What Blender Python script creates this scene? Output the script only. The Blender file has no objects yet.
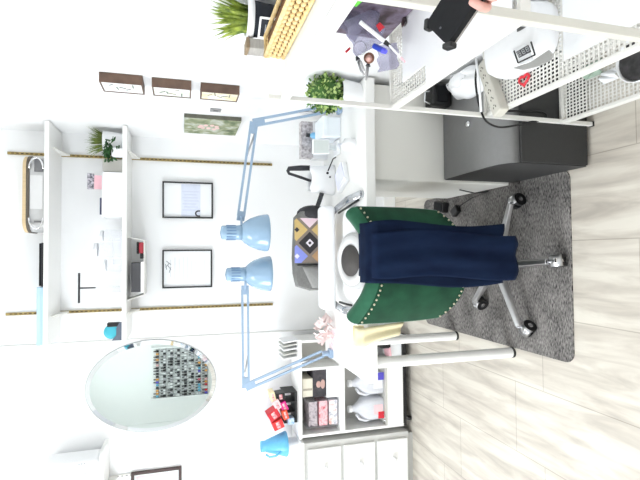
import bpy, math, random
from mathutils import Vector as V, Matrix
random.seed(7)
sc = bpy.context.scene
COL = sc.collection
PI = math.pi
# ------------------------------------------------------------------ camera
H, FP = 1.5, 474.0
PITCH, YAW = math.radians(16.1), math.radians(1.74)
CF = V((math.sin(YAW)*math.cos(PITCH), math.cos(YAW)*math.cos(PITCH), -math.sin(PITCH)))
CR = V((math.cos(YAW), -math.sin(YAW), 0))
CU = CR.cross(CF)
CD = -CU
cam = bpy.data.cameras.new('camera'); cam.sensor_width = 36; cam.lens = FP/640*36; cam.clip_start = .02
camo = bpy.data.objects.new('camera', cam); COL.objects.link(camo)
# the photograph is turned a quarter: its left side is the top of the room
mm = Matrix((CD, CR, -CF)).transposed().to_4x4(); mm.translation = V((0, 0, H))
camo.matrix_world = mm
sc.camera = camo
def P(x, y, X=None, Y=None, Z=None):
    d = CF + CR*((240-y)/FP) + CD*((x-320)/FP)
    s = X/d.x if X is not None else Y/d.y if Y is not None else (Z-H)/d.z
    return V((0, 0, H)) + d*s
# ------------------------------------------------------------------ materials
def lin(c):
    return tuple((a/255/12.92 if a/255 <= .04045 else ((a/255+.055)/1.055)**2.4) for a in c)
MATS = {}
def M(name, rgb=(200, 200, 200), rough=.5, metal=0, var=.05, scale=30, bump=0, spec=.5, trans=0, emit=0, sheen=0, stretch=None, rgb2=None, detail=3, alpha=1, coat=0):
    if name in MATS: return MATS[name]
    m = bpy.data.materials.new(name); m.use_nodes = True
    nt = m.node_tree; b = nt.nodes['Principled BSDF']
    c = lin(rgb); c2 = lin(rgb2) if rgb2 else tuple(a*(1-var) for a in c)
    tc = nt.nodes.new('ShaderNodeTexCoord'); mp = nt.nodes.new('ShaderNodeMapping')
    nt.links.new(tc.outputs['Object'], mp.inputs['Vector'])
    if stretch: mp.inputs['Scale'].default_value = stretch
    n = nt.nodes.new('ShaderNodeTexNoise'); n.inputs['Scale'].default_value = scale; n.inputs['Detail'].default_value = detail
    nt.links.new(mp.outputs[0], n.inputs['Vector'])
    r = nt.nodes.new('ShaderNodeValToRGB')
    r.color_ramp.elements[0].position = .32; r.color_ramp.elements[1].position = .68
    r.color_ramp.elements[0].color = (*c2, 1); r.color_ramp.elements[1].color = (*c, 1)
    nt.links.new(n.outputs['Fac'], r.inputs['Fac']); nt.links.new(r.outputs[0], b.inputs['Base Color'])
    b.inputs['Roughness'].default_value = rough; b.inputs['Metallic'].default_value = metal
    b.inputs['Specular IOR Level'].default_value = spec
    b.inputs['Transmission Weight'].default_value = trans
    b.inputs['Alpha'].default_value = alpha
    b.inputs['Coat Weight'].default_value = coat
    if sheen: b.inputs['Sheen Weight'].default_value = sheen; b.inputs['Sheen Roughness'].default_value = .4
    if emit:
        b.inputs['Emission Color'].default_value = (.985, .99, 1, 1); b.inputs['Emission Strength'].default_value = emit
    if bump:
        bp = nt.nodes.new('ShaderNodeBump'); bp.inputs['Strength'].default_value = bump; bp.inputs['Distance'].default_value = .004
        nt.links.new(n.outputs['Fac'], bp.inputs['Height']); nt.links.new(bp.outputs[0], b.inputs['Normal'])
    MATS[name] = m
    return m
def clear_mat(name, rgb, a):                       # thin clear plastic or glass
    m = bpy.data.materials.new(name); m.use_nodes = True; nt = m.node_tree
    out = nt.nodes['Material Output']; b = nt.nodes['Principled BSDF']
    b.inputs['Base Color'].default_value = (*lin(rgb), 1); b.inputs['Roughness'].default_value = .08
    n = nt.nodes.new('ShaderNodeTexNoise'); n.inputs['Scale'].default_value = 12
    mr = nt.nodes.new('ShaderNodeMapRange'); mr.inputs[3].default_value = max(0, a-.06); mr.inputs[4].default_value = min(1, a+.06)
    t = nt.nodes.new('ShaderNodeBsdfTransparent'); t.inputs[0].default_value = (*[.5+.5*c for c in lin(rgb)], 1)
    mx = nt.nodes.new('ShaderNodeMixShader')
    nt.links.new(n.outputs['Fac'], mr.inputs[0]); nt.links.new(mr.outputs[0], mx.inputs[0])
    nt.links.new(t.outputs[0], mx.inputs[1]); nt.links.new(b.outputs[0], mx.inputs[2]); nt.links.new(mx.outputs[0], out.inputs[0])
    MATS[name] = m; return m

wallm = M('white_wall_paint', (242, 243, 244), .6, var=.012, scale=5)
ceilm = M('white_ceiling_paint', (240, 240, 238), .8, var=.01, scale=6)
white = M('white_lacquer', (242, 242, 240), .35, var=.012)
offw = M('off_white_laminate', (232, 231, 225), .45, var=.015, scale=8)
wplas = M('white_plastic', (242, 243, 245), .3, var=.01)
wmetal = M('white_powder_coat', (230, 229, 224), .4, var=.02)
beige = M('beige_plastic', (205, 202, 192), .5, var=.04)
greyb = M('grey_interior', (200, 198, 192), .6, var=.04, scale=10)
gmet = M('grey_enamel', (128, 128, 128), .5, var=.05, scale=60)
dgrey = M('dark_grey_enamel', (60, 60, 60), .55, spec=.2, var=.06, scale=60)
black = M('black_plastic', (22, 22, 24), .45, var=.2)
blackm = M('black_matte', (26, 27, 30), .65, spec=.2, var=.15, scale=80)
chrome = M('chrome', (225, 225, 228), .12, 1, var=.03)
steel = M('brushed_steel', (190, 190, 192), .3, 1, var=.08)
brass = M('aged_brass', (168, 148, 96), .4, .7, var=.25, scale=40)
slotm = M('slot_dark', (70, 55, 38), .8, var=.1)
lblue = M('light_blue_enamel', (138, 168, 194), .22, var=.03, spec=.6, coat=.4)
lblue2 = M('light_blue_metal', (146, 168, 192), .35, var=.05)
green = M('green_velvet', (30, 74, 52), .75, var=.22, scale=14, sheen=.15, rgb2=(22, 58, 41), bump=.05, spec=.12)
greenr = M('green_velvet_rim', (40, 92, 68), .7, var=.2, scale=25, sheen=.3, spec=.15)
navy = M('navy_cloth', (20, 33, 57), .85, var=.25, scale=22, sheen=.03, stretch=(1, 1, .3), rgb2=(12, 22, 44), spec=.08)
nailm = M('pewter_nail', (214, 204, 180), .3, .8, var=.1)
walnut = M('walnut_wood', (108, 84, 70), .6, var=.4, scale=18, stretch=(1, 6, 1))
blackfr = M('black_frame', (16, 16, 17), .4, var=.2)
paper = M('white_paper', (240, 242, 244), .7, var=.02, scale=8)
paleblue = M('pale_blue_paper', (218, 224, 240), .7, var=.06, scale=40)
inkg = M('grey_ink', (160, 165, 172), .8, var=.2)
inkd = M('dark_ink', (40, 34, 38), .8, var=.2)
leafg = M('leaf_green', (78, 122, 52), .6, rgb2=(48, 88, 34), scale=40)
leafd = M('leaf_dark_green', (58, 104, 56), .55, rgb2=(30, 66, 36), scale=60)
leafy = M('leaf_yellow_green', (194, 212, 138), .6, rgb2=(122, 158, 80), scale=70)
soil = M('soil', (52, 42, 34), .95, var=.4, scale=90)
straw = M('woven_straw', (238, 216, 166), .75, rgb2=(216, 186, 126), scale=60)
strawd = M('straw_gap', (112, 78, 42), .9, var=.2)
tanw = M('tan_wood', (214, 190, 150), .55, var=.12, scale=14, stretch=(6, 1, 1))
greycl = M('grey_fabric', (128, 128, 126), .85, var=.18, scale=90)
dgreycl = M('charcoal_fabric', (58, 58, 62), .85, var=.2, scale=90)
pink = M('pink_paper', (246, 196, 206), .7, var=.08)
pinkl = M('pale_pink', (250, 206, 210), .7, var=.08)
magenta = M('magenta_card', (226, 40, 140), .5, var=.1)
red = M('red_card', (212, 36, 52), .5, var=.15)
orange = M('orange_card', (226, 78, 44), .5, var=.1)
cream = M('cream_cloth', (236, 224, 186), .85, var=.05, scale=50, sheen=.2)
teal = M('teal_plastic', (64, 176, 196), .35, var=.08)
skyb = M('sky_blue_card', (172, 202, 226), .6, var=.03)
purple = M('purple_label', (92, 84, 200), .5, var=.1)
bluep = M('blue_plastic', (44, 70, 190), .4, var=.1)
maroon = M('maroon_print', (96, 28, 40), .5, var=.3, scale=60)
navyc = M('navy_card', (44, 46, 84), .6, var=.15)
skin = M('skin', (224, 172, 160), .5, var=.12, scale=40, spec=.4)
redm = M('red_plastic', (220, 44, 60), .45, var=.1)
chalk = M('chalkboard', (30, 36, 46), .8, var=.25, scale=50)
milk = clear_mat('milky_plastic', (244, 246, 252), .7)
clear = clear_mat('clear_plastic', (246, 247, 250), .16)
bagc = clear_mat('clear_bag', (188, 186, 208), .26)
bluec = clear_mat('blue_clear_plastic', (130, 214, 250), .62)
glass = clear_mat('window_glass', (245, 248, 250), .06)
mirm = M('mirror_silver', (214, 224, 220), .015, 1, var=.004)
lightm = M('lamp_diffuser', (255, 255, 255), .5, var=.005, emit=13)
lightm2 = M('lamp_diffuser_dim', (255, 255, 255), .5, var=.005, emit=5)

def floor_mat():
    m = bpy.data.materials.new('pale_wood_tile'); m.use_nodes = True; nt = m.node_tree; b = nt.nodes['Principled BSDF']
    g = nt.nodes.new('ShaderNodeNewGeometry'); s = nt.nodes.new('ShaderNodeSeparateXYZ'); nt.links.new(g.outputs['Position'], s.inputs[0])
    a1 = nt.nodes.new('ShaderNodeMath'); a1.operation = 'ADD'; a1.inputs[1].default_value = .045+.65*8
    a2 = nt.nodes.new('ShaderNodeMath'); a2.operation = 'ADD'; a2.inputs[1].default_value = -.045+.325*20
    nt.links.new(s.outputs['Y'], a1.inputs[0]); nt.links.new(s.outputs['X'], a2.inputs[0])
    c = nt.nodes.new('ShaderNodeCombineXYZ'); nt.links.new(a1.outputs[0], c.inputs[0]); nt.links.new(a2.outputs[0], c.inputs[1])
    br = nt.nodes.new('ShaderNodeTexBrick'); br.inputs['Scale'].default_value = 1
    br.inputs['Brick Width'].default_value = .65; br.inputs['Row Height'].default_value = .325
    br.inputs['Mortar Size'].default_value = .0022; br.inputs['Mortar Smooth'].default_value = .3
    br.offset = .277; br.offset_frequency = 2; br.inputs['Bias'].default_value = -.2
    br.inputs['Color1'].default_value = (1, 1, 1, 1); br.inputs['Color2'].default_value = (.95, .945, .94, 1); br.inputs['Mortar'].default_value = (.68, .66, .63, 1)
    nt.links.new(c.outputs[0], br.inputs['Vector'])
    mp = nt.nodes.new('ShaderNodeMapping'); mp.inputs['Scale'].default_value = (13, 1.8, 1); mp.inputs['Rotation'].default_value = (0, 0, math.radians(4))
    nt.links.new(g.outputs['Position'], mp.inputs['Vector'])
    n = nt.nodes.new('ShaderNodeTexNoise'); n.inputs['Scale'].default_value = 1.3; n.inputs['Detail'].default_value = 5; n.inputs['Roughness'].default_value = .55; n.inputs['Distortion'].default_value = .5
    nt.links.new(mp.outputs[0], n.inputs['Vector'])
    r = nt.nodes.new('ShaderNodeValToRGB'); e = r.color_ramp.elements
    e[0].position = .30; e[0].color = (*lin((180, 173, 163)), 1); e[1].position = .62; e[1].color = (*lin((222, 217, 206)), 1)
    x = e.new(.45); x.color = (*lin((202, 195, 184)), 1)
    nt.links.new(n.outputs['Fac'], r.inputs['Fac'])
    mx = nt.nodes.new('ShaderNodeMix'); mx.data_type = 'RGBA'; mx.blend_type = 'MULTIPLY'; mx.inputs['Factor'].default_value = 1
    nt.links.new(r.outputs[0], mx.inputs['A']); nt.links.new(br.outputs['Color'], mx.inputs['B']); nt.links.new(mx.outputs['Result'], b.inputs['Base Color'])
    b.inputs['Roughness'].default_value = .38
    return m
def mat_mat():
    m = bpy.data.materials.new('woven_grey_mat'); m.use_nodes = True; nt = m.node_tree; b = nt.nodes['Principled BSDF']
    g = nt.nodes.new('ShaderNodeNewGeometry')
    cols = []
    for scl, sc2 in (((70, 200, 1), 1), ((45, 420, 1), 1), ((6, 9, 1), 1)):
        mp = nt.nodes.new('ShaderNodeMapping'); mp.inputs['Scale'].default_value = scl; nt.links.new(g.outputs['Position'], mp.inputs['Vector'])
        n = nt.nodes.new('ShaderNodeTexNoise'); n.inputs['Scale'].default_value = sc2; n.inputs['Detail'].default_value = 2; nt.links.new(mp.outputs[0], n.inputs['Vector']); cols.append(n)
    a = nt.nodes.new('ShaderNodeMath'); a.operation = 'ADD'; nt.links.new(cols[0].outputs['Fac'], a.inputs[0]); nt.links.new(cols[1].outputs['Fac'], a.inputs[1])
    a2 = nt.nodes.new('ShaderNodeMath'); a2.operation = 'MULTIPLY_ADD'; a2.inputs[1].default_value = .5; nt.links.new(cols[2].outputs['Fac'], a2.inputs[0]); nt.links.new(a.outputs[0], a2.inputs[2])
    mr = nt.nodes.new('ShaderNodeMath'); mr.operation = 'MULTIPLY'; mr.inputs[1].default_value = .4; nt.links.new(a2.outputs[0], mr.inputs[0])
    r = nt.nodes.new('ShaderNodeValToRGB'); e = r.color_ramp.elements
    e[0].position = .40; e[0].color = (*lin((58, 57, 57)), 1); e[1].position = .60; e[1].color = (*lin((160, 156, 153)), 1)
    nt.links.new(mr.outputs[0], r.inputs['Fac']); nt.links.new(r.outputs[0], b.inputs['Base Color']); b.inputs['Roughness'].default_value = .9; b.inputs['Specular IOR Level'].default_value = .1
    return m
def art_mat(name, cols, scale, seed):
    m = bpy.data.materials.new(name); m.use_nodes = True; nt = m.node_tree; b = nt.nodes['Principled BSDF']
    tc = nt.nodes.new('ShaderNodeTexCoord'); n = nt.nodes.new('ShaderNodeTexNoise'); n.noise_dimensions = '4D'; n.inputs['W'].default_value = seed
    n.inputs['Scale'].default_value = scale; n.inputs['Detail'].default_value = 4; n.inputs['Distortion'].default_value = .6
    nt.links.new(tc.outputs['Object'], n.inputs['Vector']); r = nt.nodes.new('ShaderNodeValToRGB')
    els = r.color_ramp.elements
    while len(els) < len(cols): els.new(.5)
    for i, c in enumerate(cols):
        els[i].position = .28+.44*i/(len(cols)-1); els[i].color = (*lin(c), 1)
    nt.links.new(n.outputs['Fac'], r.inputs['Fac']); nt.links.new(r.outputs[0], b.inputs['Base Color']); b.inputs['Roughness'].default_value = .6
    MATS[name] = m; return m
# ------------------------------------------------------------------ mesh builder
ORG = {}
class MB:
    def __init__(s): s.v = []; s.f = []; s.mi = []; s.sm = []
    def add(s, vs, fs, m=0, smooth=False):
        o = len(s.v); s.v += [V(a) for a in vs]
        for f in fs: s.f.append([i+o for i in f]); s.mi.append(m); s.sm.append(smooth)
        return s
    def obox(s, c, ax, h, m=0):
        c = V(c); ax = [V(a).normalized() for a in ax]
        vs = [c+ax[0]*(h[0]*i)+ax[1]*(h[1]*j)+ax[2]*(h[2]*k) for i in (-1, 1) for j in (-1, 1) for k in (-1, 1)]
        fs = [(0, 1, 3, 2), (4, 6, 7, 5), (0, 4, 5, 1), (2, 3, 7, 6), (0, 2, 6, 4), (1, 5, 7, 3)]
        if ax[0].cross(ax[1]).dot(ax[2]) < 0: fs = [f[::-1] for f in fs]
        return s.add(vs, fs, m)
    def box(s, x0, x1, y0, y1, z0, z1, m=0):
        return s.obox(((x0+x1)/2, (y0+y1)/2, (z0+z1)/2), ((1, 0, 0), (0, 1, 0), (0, 0, 1)), (abs(x1-x0)/2, abs(y1-y0)/2, abs(z1-z0)/2), m)
    def rbox(s, c, rz, h, m=0, tilt=0):
        a = V((math.cos(rz), math.sin(rz), 0)); b = V((-math.sin(rz), math.cos(rz), 0)); z = V((0, 0, 1))
        if tilt: b, z = b*math.cos(tilt)+z*math.sin(tilt), z*math.cos(tilt)-b*math.sin(tilt)
        return s.obox(c, (a, b, z), h, m)
    def cyl(s, p0, p1, r0, r1=None, n=16, m=0, caps=True):
        p0, p1 = V(p0), V(p1); r1 = r0 if r1 is None else r1
        d = (p1-p0).normalized(); a = d.orthogonal().normalized(); b = d.cross(a)
        vs = []
        for p, r in ((p0, r0), (p1, r1)):
            vs += [p+(a*math.cos(2*PI*i/n)+b*math.sin(2*PI*i/n))*r for i in range(n)]
        s.add(vs, [(i, (i+1) % n, n+(i+1) % n, n+i) for i in range(n)], m, True)
        if caps:
            s.add(vs[:n], [tuple(range(n))[::-1]], m); s.add(vs[n:], [tuple(range(n))], m)
        return s
    def tube(s, pts, r, n=8, m=0, flat=None):
        pts = [V(p) for p in pts]; vs = []; prev = None
        for i, p in enumerate(pts):
            t = (pts[min(i+1, len(pts)-1)]-pts[max(i-1, 0)]).normalized()
            a = t.orthogonal().normalized() if prev is None else (prev-t*prev.dot(t)).normalized()
            if flat is not None and prev is None: a = (V(flat)-t*V(flat).dot(t)).normalized()
            prev = a; b = t.cross(a)
            ri = r[i] if isinstance(r, list) else r
            ra, rb = ri if isinstance(ri, tuple) else (ri, ri)
            vs += [p+a*math.cos(2*PI*j/n)*ra+b*math.sin(2*PI*j/n)*rb for j in range(n)]
        fs = [(i*n+j, i*n+(j+1) % n, (i+1)*n+(j+1) % n, (i+1)*n+j) for i in range(len(pts)-1) for j in range(n)]
        fs += [tuple(range(n))[::-1], tuple((len(pts)-1)*n+j for j in range(n))]
        return s.add(vs, fs, m, True)
    def lathe(s, prof, c=(0, 0, 0), n=24, m=0, axis=(0, 0, 1), smooth=True):
        c = V(c); d = V(axis).normalized(); a = d.orthogonal().normalized(); b = d.cross(a)
        vs = [c+d*z+(a*math.cos(2*PI*i/n)+b*math.sin(2*PI*i/n))*max(r, 1e-4) for r, z in prof for i in range(n)]
        fs = [(k*n+i, k*n+(i+1) % n, (k+1)*n+(i+1) % n, (k+1)*n+i) for k in range(len(prof)-1) for i in range(n)]
        s.add(vs, fs, m, smooth)
        if prof[0][0] > 2e-4: s.add(vs[:n], [tuple(range(n))[::-1]], m)
        if prof[-1][0] > 2e-4: s.add(vs[-n:], [tuple(range(n))], m)
        return s
    def sph(s, c, r, n=16, m=0, rows=10):
        c = V(c); r = (r, r, r) if not isinstance(r, tuple) else r
        vs = [c+V((r[0]*math.sin(PI*k/rows)*math.cos(2*PI*i/n), r[1]*math.sin(PI*k/rows)*math.sin(2*PI*i/n), -r[2]*math.cos(PI*k/rows))) for k in range(rows+1) for i in range(n)]
        fs = [(k*n+i, k*n+(i+1) % n, (k+1)*n+(i+1) % n, (k+1)*n+i) for k in range(rows) for i in range(n)]
        return s.add(vs, fs, m, True)
    def grid(s, fn, nu, nv, m=0, smooth=True):
        vs = [fn(i/nu, j/nv) for i in range(nu+1) for j in range(nv+1)]
        fs = [(i*(nv+1)+j, (i+1)*(nv+1)+j, (i+1)*(nv+1)+j+1, i*(nv+1)+j+1) for i in range(nu) for j in range(nv)]
        return s.add(vs, fs, m, smooth)
    def prism(s, poly, c, ax, ay, az, h, m=0, smooth=False):      # polygon in the (ax, ay) plane, extruded by h along az
        c, ax, ay, az = V(c), V(ax).normalized(), V(ay).normalized(), V(az).normalized(); n = len(poly)
        vs = [c+ax*x+ay*y for x, y in poly]+[c+ax*x+ay*y+az*h for x, y in poly]
        fs = [tuple(range(n))[::-1], tuple(range(n, 2*n))]
        s.add(vs, fs, m); s.add(vs, [(i, (i+1) % n, n+(i+1) % n, n+i) for i in range(n)], m, smooth)
        return s
    def build(s, name, mats, parent=None, bevel=0, sub=0, solid=0, seg=2):
        if not isinstance(mats, (list, tuple)): mats = [mats]
        if parent is not None: org = ORG[parent.name]
        else:
            xs, ys, zs = [[v[i] for v in s.v] for i in range(3)]
            org = V(((min(xs)+max(xs))/2, (min(ys)+max(ys))/2, min(zs)))
        me = bpy.data.meshes.new(name); me.from_pydata([tuple(v-org) for v in s.v], [], s.f)
        for m in mats: me.materials.append(m)
        me.polygons.foreach_set('material_index', s.mi); me.polygons.foreach_set('use_smooth', s.sm); me.update()
        o = bpy.data.objects.new(name, me); COL.objects.link(o); ORG[o.name] = org
        if parent is not None: o.parent = parent
        else: o.location = org
        if solid:
            md = o.modifiers.new('solid', 'SOLIDIFY'); md.thickness = solid; md.offset = 0
        if bevel:
            md = o.modifiers.new('bevel', 'BEVEL'); md.width = bevel; md.segments = seg; md.limit_method = 'ANGLE'; md.angle_limit = math.radians(40)
        if sub:
            md = o.modifiers.new('sub', 'SUBSURF'); md.levels = sub; md.render_levels = sub
        return o
def tag(o, label, cat, group=None):
    o['label'] = label; o['category'] = cat
    if group: o['group'] = group
    return o
def thing(name, label, cat, loc, group=None):
    o = bpy.data.objects.new(name, None); COL.objects.link(o); o.location = V(loc); o.empty_display_size = .05
    ORG[o.name] = V(loc); return tag(o, label, cat, group)
def struct(name, mb, m, **k):
    o = mb.build(name, m, **k); o['kind'] = 'structure'; return o
def rrect(w, h, r, n=5):
    pts = []
    for cx, cy, a0 in ((w/2-r, h/2-r, 0), (-w/2+r, h/2-r, 90), (-w/2+r, -h/2+r, 180), (w/2-r, -h/2+r, 270)):
        pts += [(cx+r*math.cos(math.radians(a0+90*i/n)), cy+r*math.sin(math.radians(a0+90*i/n))) for i in range(n+1)]
    return pts
X_, Y_, Z_ = V((1, 0, 0)), V((0, 1, 0)), V((0, 0, 1))
# ------------------------------------------------------------------ the room
XR, YB, XL, YF, ZC = .755, 3.2, -2.6, -1.5, 3.2
struct('floor', MB().box(XL-.1, XR+.1, YF-.1, YB+.1, -.05, 0), floor_mat())
struct('ceiling', MB().box(XL-.1, XR+.1, YF-.1, YB+.1, ZC, ZC+.05), ceilm)
struct('wall_back', MB().box(XL, XR, YB, YB+.1, 0, ZC), wallm)
struct('wall_right', MB().box(XR, XR+.1, YF, YB+.1, 0, ZC), wallm)
struct('wall_rear', MB().box(XL, XR, YF-.1, YF, 0, ZC), wallm)
wy0, wy1, wz0, wz1 = .1, 1.9, .75, 2.25
w = MB().box(XL-.1, XL, YF, wy0, 0, ZC).box(XL-.1, XL, wy1, YB+.1, 0, ZC).box(XL-.1, XL, wy0, wy1, 0, wz0).box(XL-.1, XL, wy0, wy1, wz1, ZC)
struct('wall_left', w, wallm)
wf = MB()
for a, b, c, d in ((wy0, wy1, wz0, wz0+.05), (wy0, wy1, wz1-.05, wz1), (wy0, wy0+.05, wz0, wz1), (wy1-.05, wy1, wz0, wz1), (.98, 1.02, wz0, wz1)):
    wf.box(XL-.07, XL-.02, a, b, c, d)
wo = struct('window_1', wf, white)
g = MB().box(XL-.05, XL-.045, wy0+.05, wy1-.05, wz0+.05, wz1-.05).build('window_pane', glass, wo)
struct('trim_1', MB().box(-.53, -.522, YB-.006, YB, .09, ZC), M('wall_seam_paint', (214, 214, 212), .6, var=.03), bevel=.002)
struct('baseboard_back', MB().box(XL, XR, YB-.014, YB, 0, .09), white, bevel=.004)
struct('baseboard_right', MB().box(XR-.014, XR, YF, YB-.014, 0, .09), white, bevel=.004)

# lamps of the room
for i, (lx, ly, lab) in enumerate(((-1.5, 1.35, 'flush white ceiling panel lamp above the open floor by the window'), (-1.5, -.55, 'flush white ceiling panel lamp near the nail polish rack'))):
    t = thing('ceiling_light', lab, 'ceiling light', (lx, ly, ZC))
    MB().box(lx-.62, lx+.62, ly-.32, ly+.32, ZC-.03, ZC).build('frame', white, t, bevel=.005)
    MB().box(lx-.59, lx+.59, ly-.29, ly+.29, ZC-.034, ZC-.0301).build('diffuser', (lightm, lightm2)[i], t)
la = bpy.data.lights.new('window_daylight', 'AREA'); la.shape = 'RECTANGLE'; la.size = 1.7; la.size_y = 1.4; la.energy = 132; la.color = (.965, .985, 1)
lo = bpy.data.objects.new('window_daylight', la); COL.objects.link(lo); lo.location = (XL-.25, 1.0, 1.5); lo.rotation_euler = (0, -PI/2, 0)

# ------------------------------------------------------------------ back wall: shelves, standards
def bracket(mb, x, z, d=.22):
    poly = [(0, 0), (0, -.045), (-.02, -.05), (-d, -.012), (-d, 0)]
    mb.prism(poly, (x-.004, YB-.004, z), Y_, Z_, X_, .008)
for (z, lab, y0) in ((2.212, 'upper white wall shelf carrying the wooden-lidded tin', 2.915), (1.812, 'lower white wall shelf carrying two plants and acrylic stands', 2.915)):
    t = thing('wall_shelf', lab, 'shelf', (.13, YB, z), 'white shelves on the back wall')
    MB().box(-.49, .75, y0, YB-.001, z, z+.024).build('board', white, t, bevel=.003)
    for bx in (.613, -.338):
        b = MB(); bracket(b, bx, z-.001); b.build('bracket', wmetal, t, bevel=.001)
for (x0, x1, lab) in ((.62, .606, 'brass slotted wall standard near the corner with the small wooden pictures'), (-.335, -.343, 'brass slotted wall standard nearer the oval mirror')):
    xm = (x0+x1)/2
    t = MB()
    t.box(xm-.008, xm+.008, YB-.010, YB-.001, .915, 2.5)
    n = 62
    for k in range(n):
        z = .93+k*(1.56/n); t.box(xm-.003, xm+.003, YB-.0108, YB-.0099, z, z+.014, 1)
    tag(t.build('shelf_standard', [brass, slotm]), lab, 'shelf rail', 'brass standards on the back wall')

# upper shelf load
zs = 2.2365
t = thing('storage_tin', 'grey metal tin with a tan wooden lid on the upper shelf', 'tin', (.345, 3.0, zs))
MB().prism(rrect(.42, .2, .06, 8), (.345, 3.03, zs), X_, Y_, Z_, .074, smooth=True).build('body', M('tin_grey', (196, 196, 196), .35, .5, var=.08), t, bevel=.004)
MB().prism(rrect(.43, .22, .07, 8), (.345, 3.03, zs+.0745), X_, Y_, Z_, .014, smooth=True).build('rim', M('lid_edge', (92, 84, 74), .6, var=.1), t, bevel=.003)
MB().prism(rrect(.425, .216, .07, 8), (.345, 3.03, zs+.089), X_, Y_, Z_, .017, smooth=True).build('lid', tanw, t, bevel=.008)
for sx in (-1, 1):
    pts = [((.345+sx*(.135+.06*math.sin(a))), 2.925-.01, zs+.004+.068*(1-math.cos(a))/2) for a in [PI*i/10 for i in range(11)]]
    MB().tube(pts, .0055).build('handle', chrome, t)
    MB().box(.345+sx*.14-.02, .345+sx*.14+.03*sx+.02, 2.924, 2.9285, zs+.006, zs+.05).build('clasp', M('tin_clasp', (120, 120, 122), .3, .6, var=.2), t)
MB().box(.345-.085, .345+.1, 2.925, 2.9285, zs+.008, zs+.07).build('label_plate', M('label_plate', (212, 212, 212), .6, var=.03), t)
t = thing('flat_case', 'thin flat black case lying on the upper shelf', 'case', (-.05, 3.0, zs))
MB().box(-.165, .072, 2.95, 3.14, zs, zs+.03).build('body', blackm, t, bevel=.004)
MB().box(-.168, .075, 2.946, 3.144, zs+.012, zs+.016).build('seam', M('case_seam', (54, 54, 58), .5), t)
t = thing('shallow_box', 'long shallow sky blue box at the mirror end of the upper shelf', 'box', (-.33, 3.0, zs))
MB().box(-.488, -.172, 2.93, 3.15, zs, zs+.022).build('base', skyb, t, bevel=.002)
MB().box(-.49, -.17, 2.928, 3.152, zs+.014, zs+.034).build('lid', M('sky_blue_lid', (180, 208, 230), .6, var=.03), t, bevel=.003)

# lower shelf load
zl = 1.8365
def blades(c, n, L, spread, r0, wd=.006, lean=(0, 0)):
    mb = MB()
    for k in range(n):
        a = random.uniform(0, 2*PI); q = math.sqrt(random.random()); b0 = V(c)+V((math.cos(a)*r0*q, math.sin(a)*r0*q, 0))
        out = V((math.cos(a), math.sin(a), 0)); l = L*random.uniform(.65, 1.08); sp = spread*q*random.uniform(.6, 1.2)
        side = V((-math.sin(a+.6), math.cos(a+.6), 0)); pts = []
        for j in range(5):
            s_ = j/4; p = b0+out*(sp*l*s_**1.6)+V((lean[0], lean[1], 0))*l*s_+Z_*(l*s_*(1-.25*sp*s_))
            wv = wd*(1-s_)**.7+.0004; pts += [p-side*wv/2, p+side*wv/2]
        mb.add(pts, [(2*j, 2*j+1, 2*j+3, 2*j+2) for j in range(4)], 0, True)
    return mb
t = thing('potted_grass', 'potted spiky grass in a white pot at the corner end of the lower shelf', 'plant', (.675, 3.03, zl))
MB().lathe([(.05, 0), (.062, .11), (.064, .115), (.058, .115), (.055, .095)], (.675, 3.03, zl)).build('pot', wplas, t)
MB().cyl((.675, 3.03, zl+.085), (.675, 3.03, zl+.098), .0555).build('soil', soil, t)
blades((.675, 3.03, zl+.095), 150, .115, .55, .05).build('blades', M('grass_blade', (132, 146, 66), .6, rgb2=(66, 92, 38), scale=50), t)
def leaf(mb, p, d, up, L, W, m=0):
    d = V(d).normalized(); s_ = d.cross(V(up)).normalized(); n = s_.cross(d)
    p = V(p); vs = [p, p+d*L*.35+s_*W*.5-n*L*.05, p+d*L*.75+s_*W*.38-n*L*.04, p+d*L-n*L*.12, p+d*L*.75-s_*W*.38-n*L*.04, p+d*L*.35-s_*W*.5-n*L*.05, p+d*L*.5+n*L*.03]
    mb.add(vs, [(0, 1, 6), (1, 2, 6), (2, 3, 6), (3, 4, 6), (4, 5, 6), (5, 0, 6)], m, True)
t = thing('potted_vine', 'small trailing vine in a white cube pot on the lower shelf', 'plant', (.60, 2.955, zl))
MB().box(.572, .622, 2.93, 2.98, zl, zl+.06).build('pot', wplas, t, bevel=.005)
MB().box(.577, .617, 2.935, 2.975, zl+.0601, zl+.064).build('soil', soil, t)
st = MB(); lf = MB()
for k in range(11):
    a = random.uniform(0, 2*PI); R_ = random.uniform(.03, .085); h = random.uniform(.0, .07)
    p0 = V((.597, 2.955, zl+.06)); p2 = p0+V((math.cos(a)*R_, math.sin(a)*R_*.35-.01, h-.035)); p1 = (p0+p2)/2+V((0, 0, .04))
    st.tube([p0, p1, p2], .0016, 5)
    for q in range(7):
        s_ = .35+q*.11; c = p0*(1-s_)**2+p1*2*s_*(1-s_)+p2*s_*s_
        leaf(lf, c, (random.uniform(-1, 1), random.uniform(-1, .2), random.uniform(-.5, .8)), (0, -.8, 1), random.uniform(.022, .034), random.uniform(.018, .026))
st.build('stem', leafg, t); lf.build('leaves', leafd, t)
tag(MB().box(.49, .565, 2.99, 3.14, zl, zl+.115).build('small_grey_box', greyb, bevel=.004), 'plain light grey box behind the trailing vine on the lower shelf', 'bin')  # plain grey box filling the grey patch beside the white bin
t = thing('file_bin', 'white rectangular bin holding pink and navy cards on the lower shelf', 'bin', (.35, 3.0, zl))
b = MB(); x0, x1, y0, y1, h = .225, .482, 2.95, 3.12, .108
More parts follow.
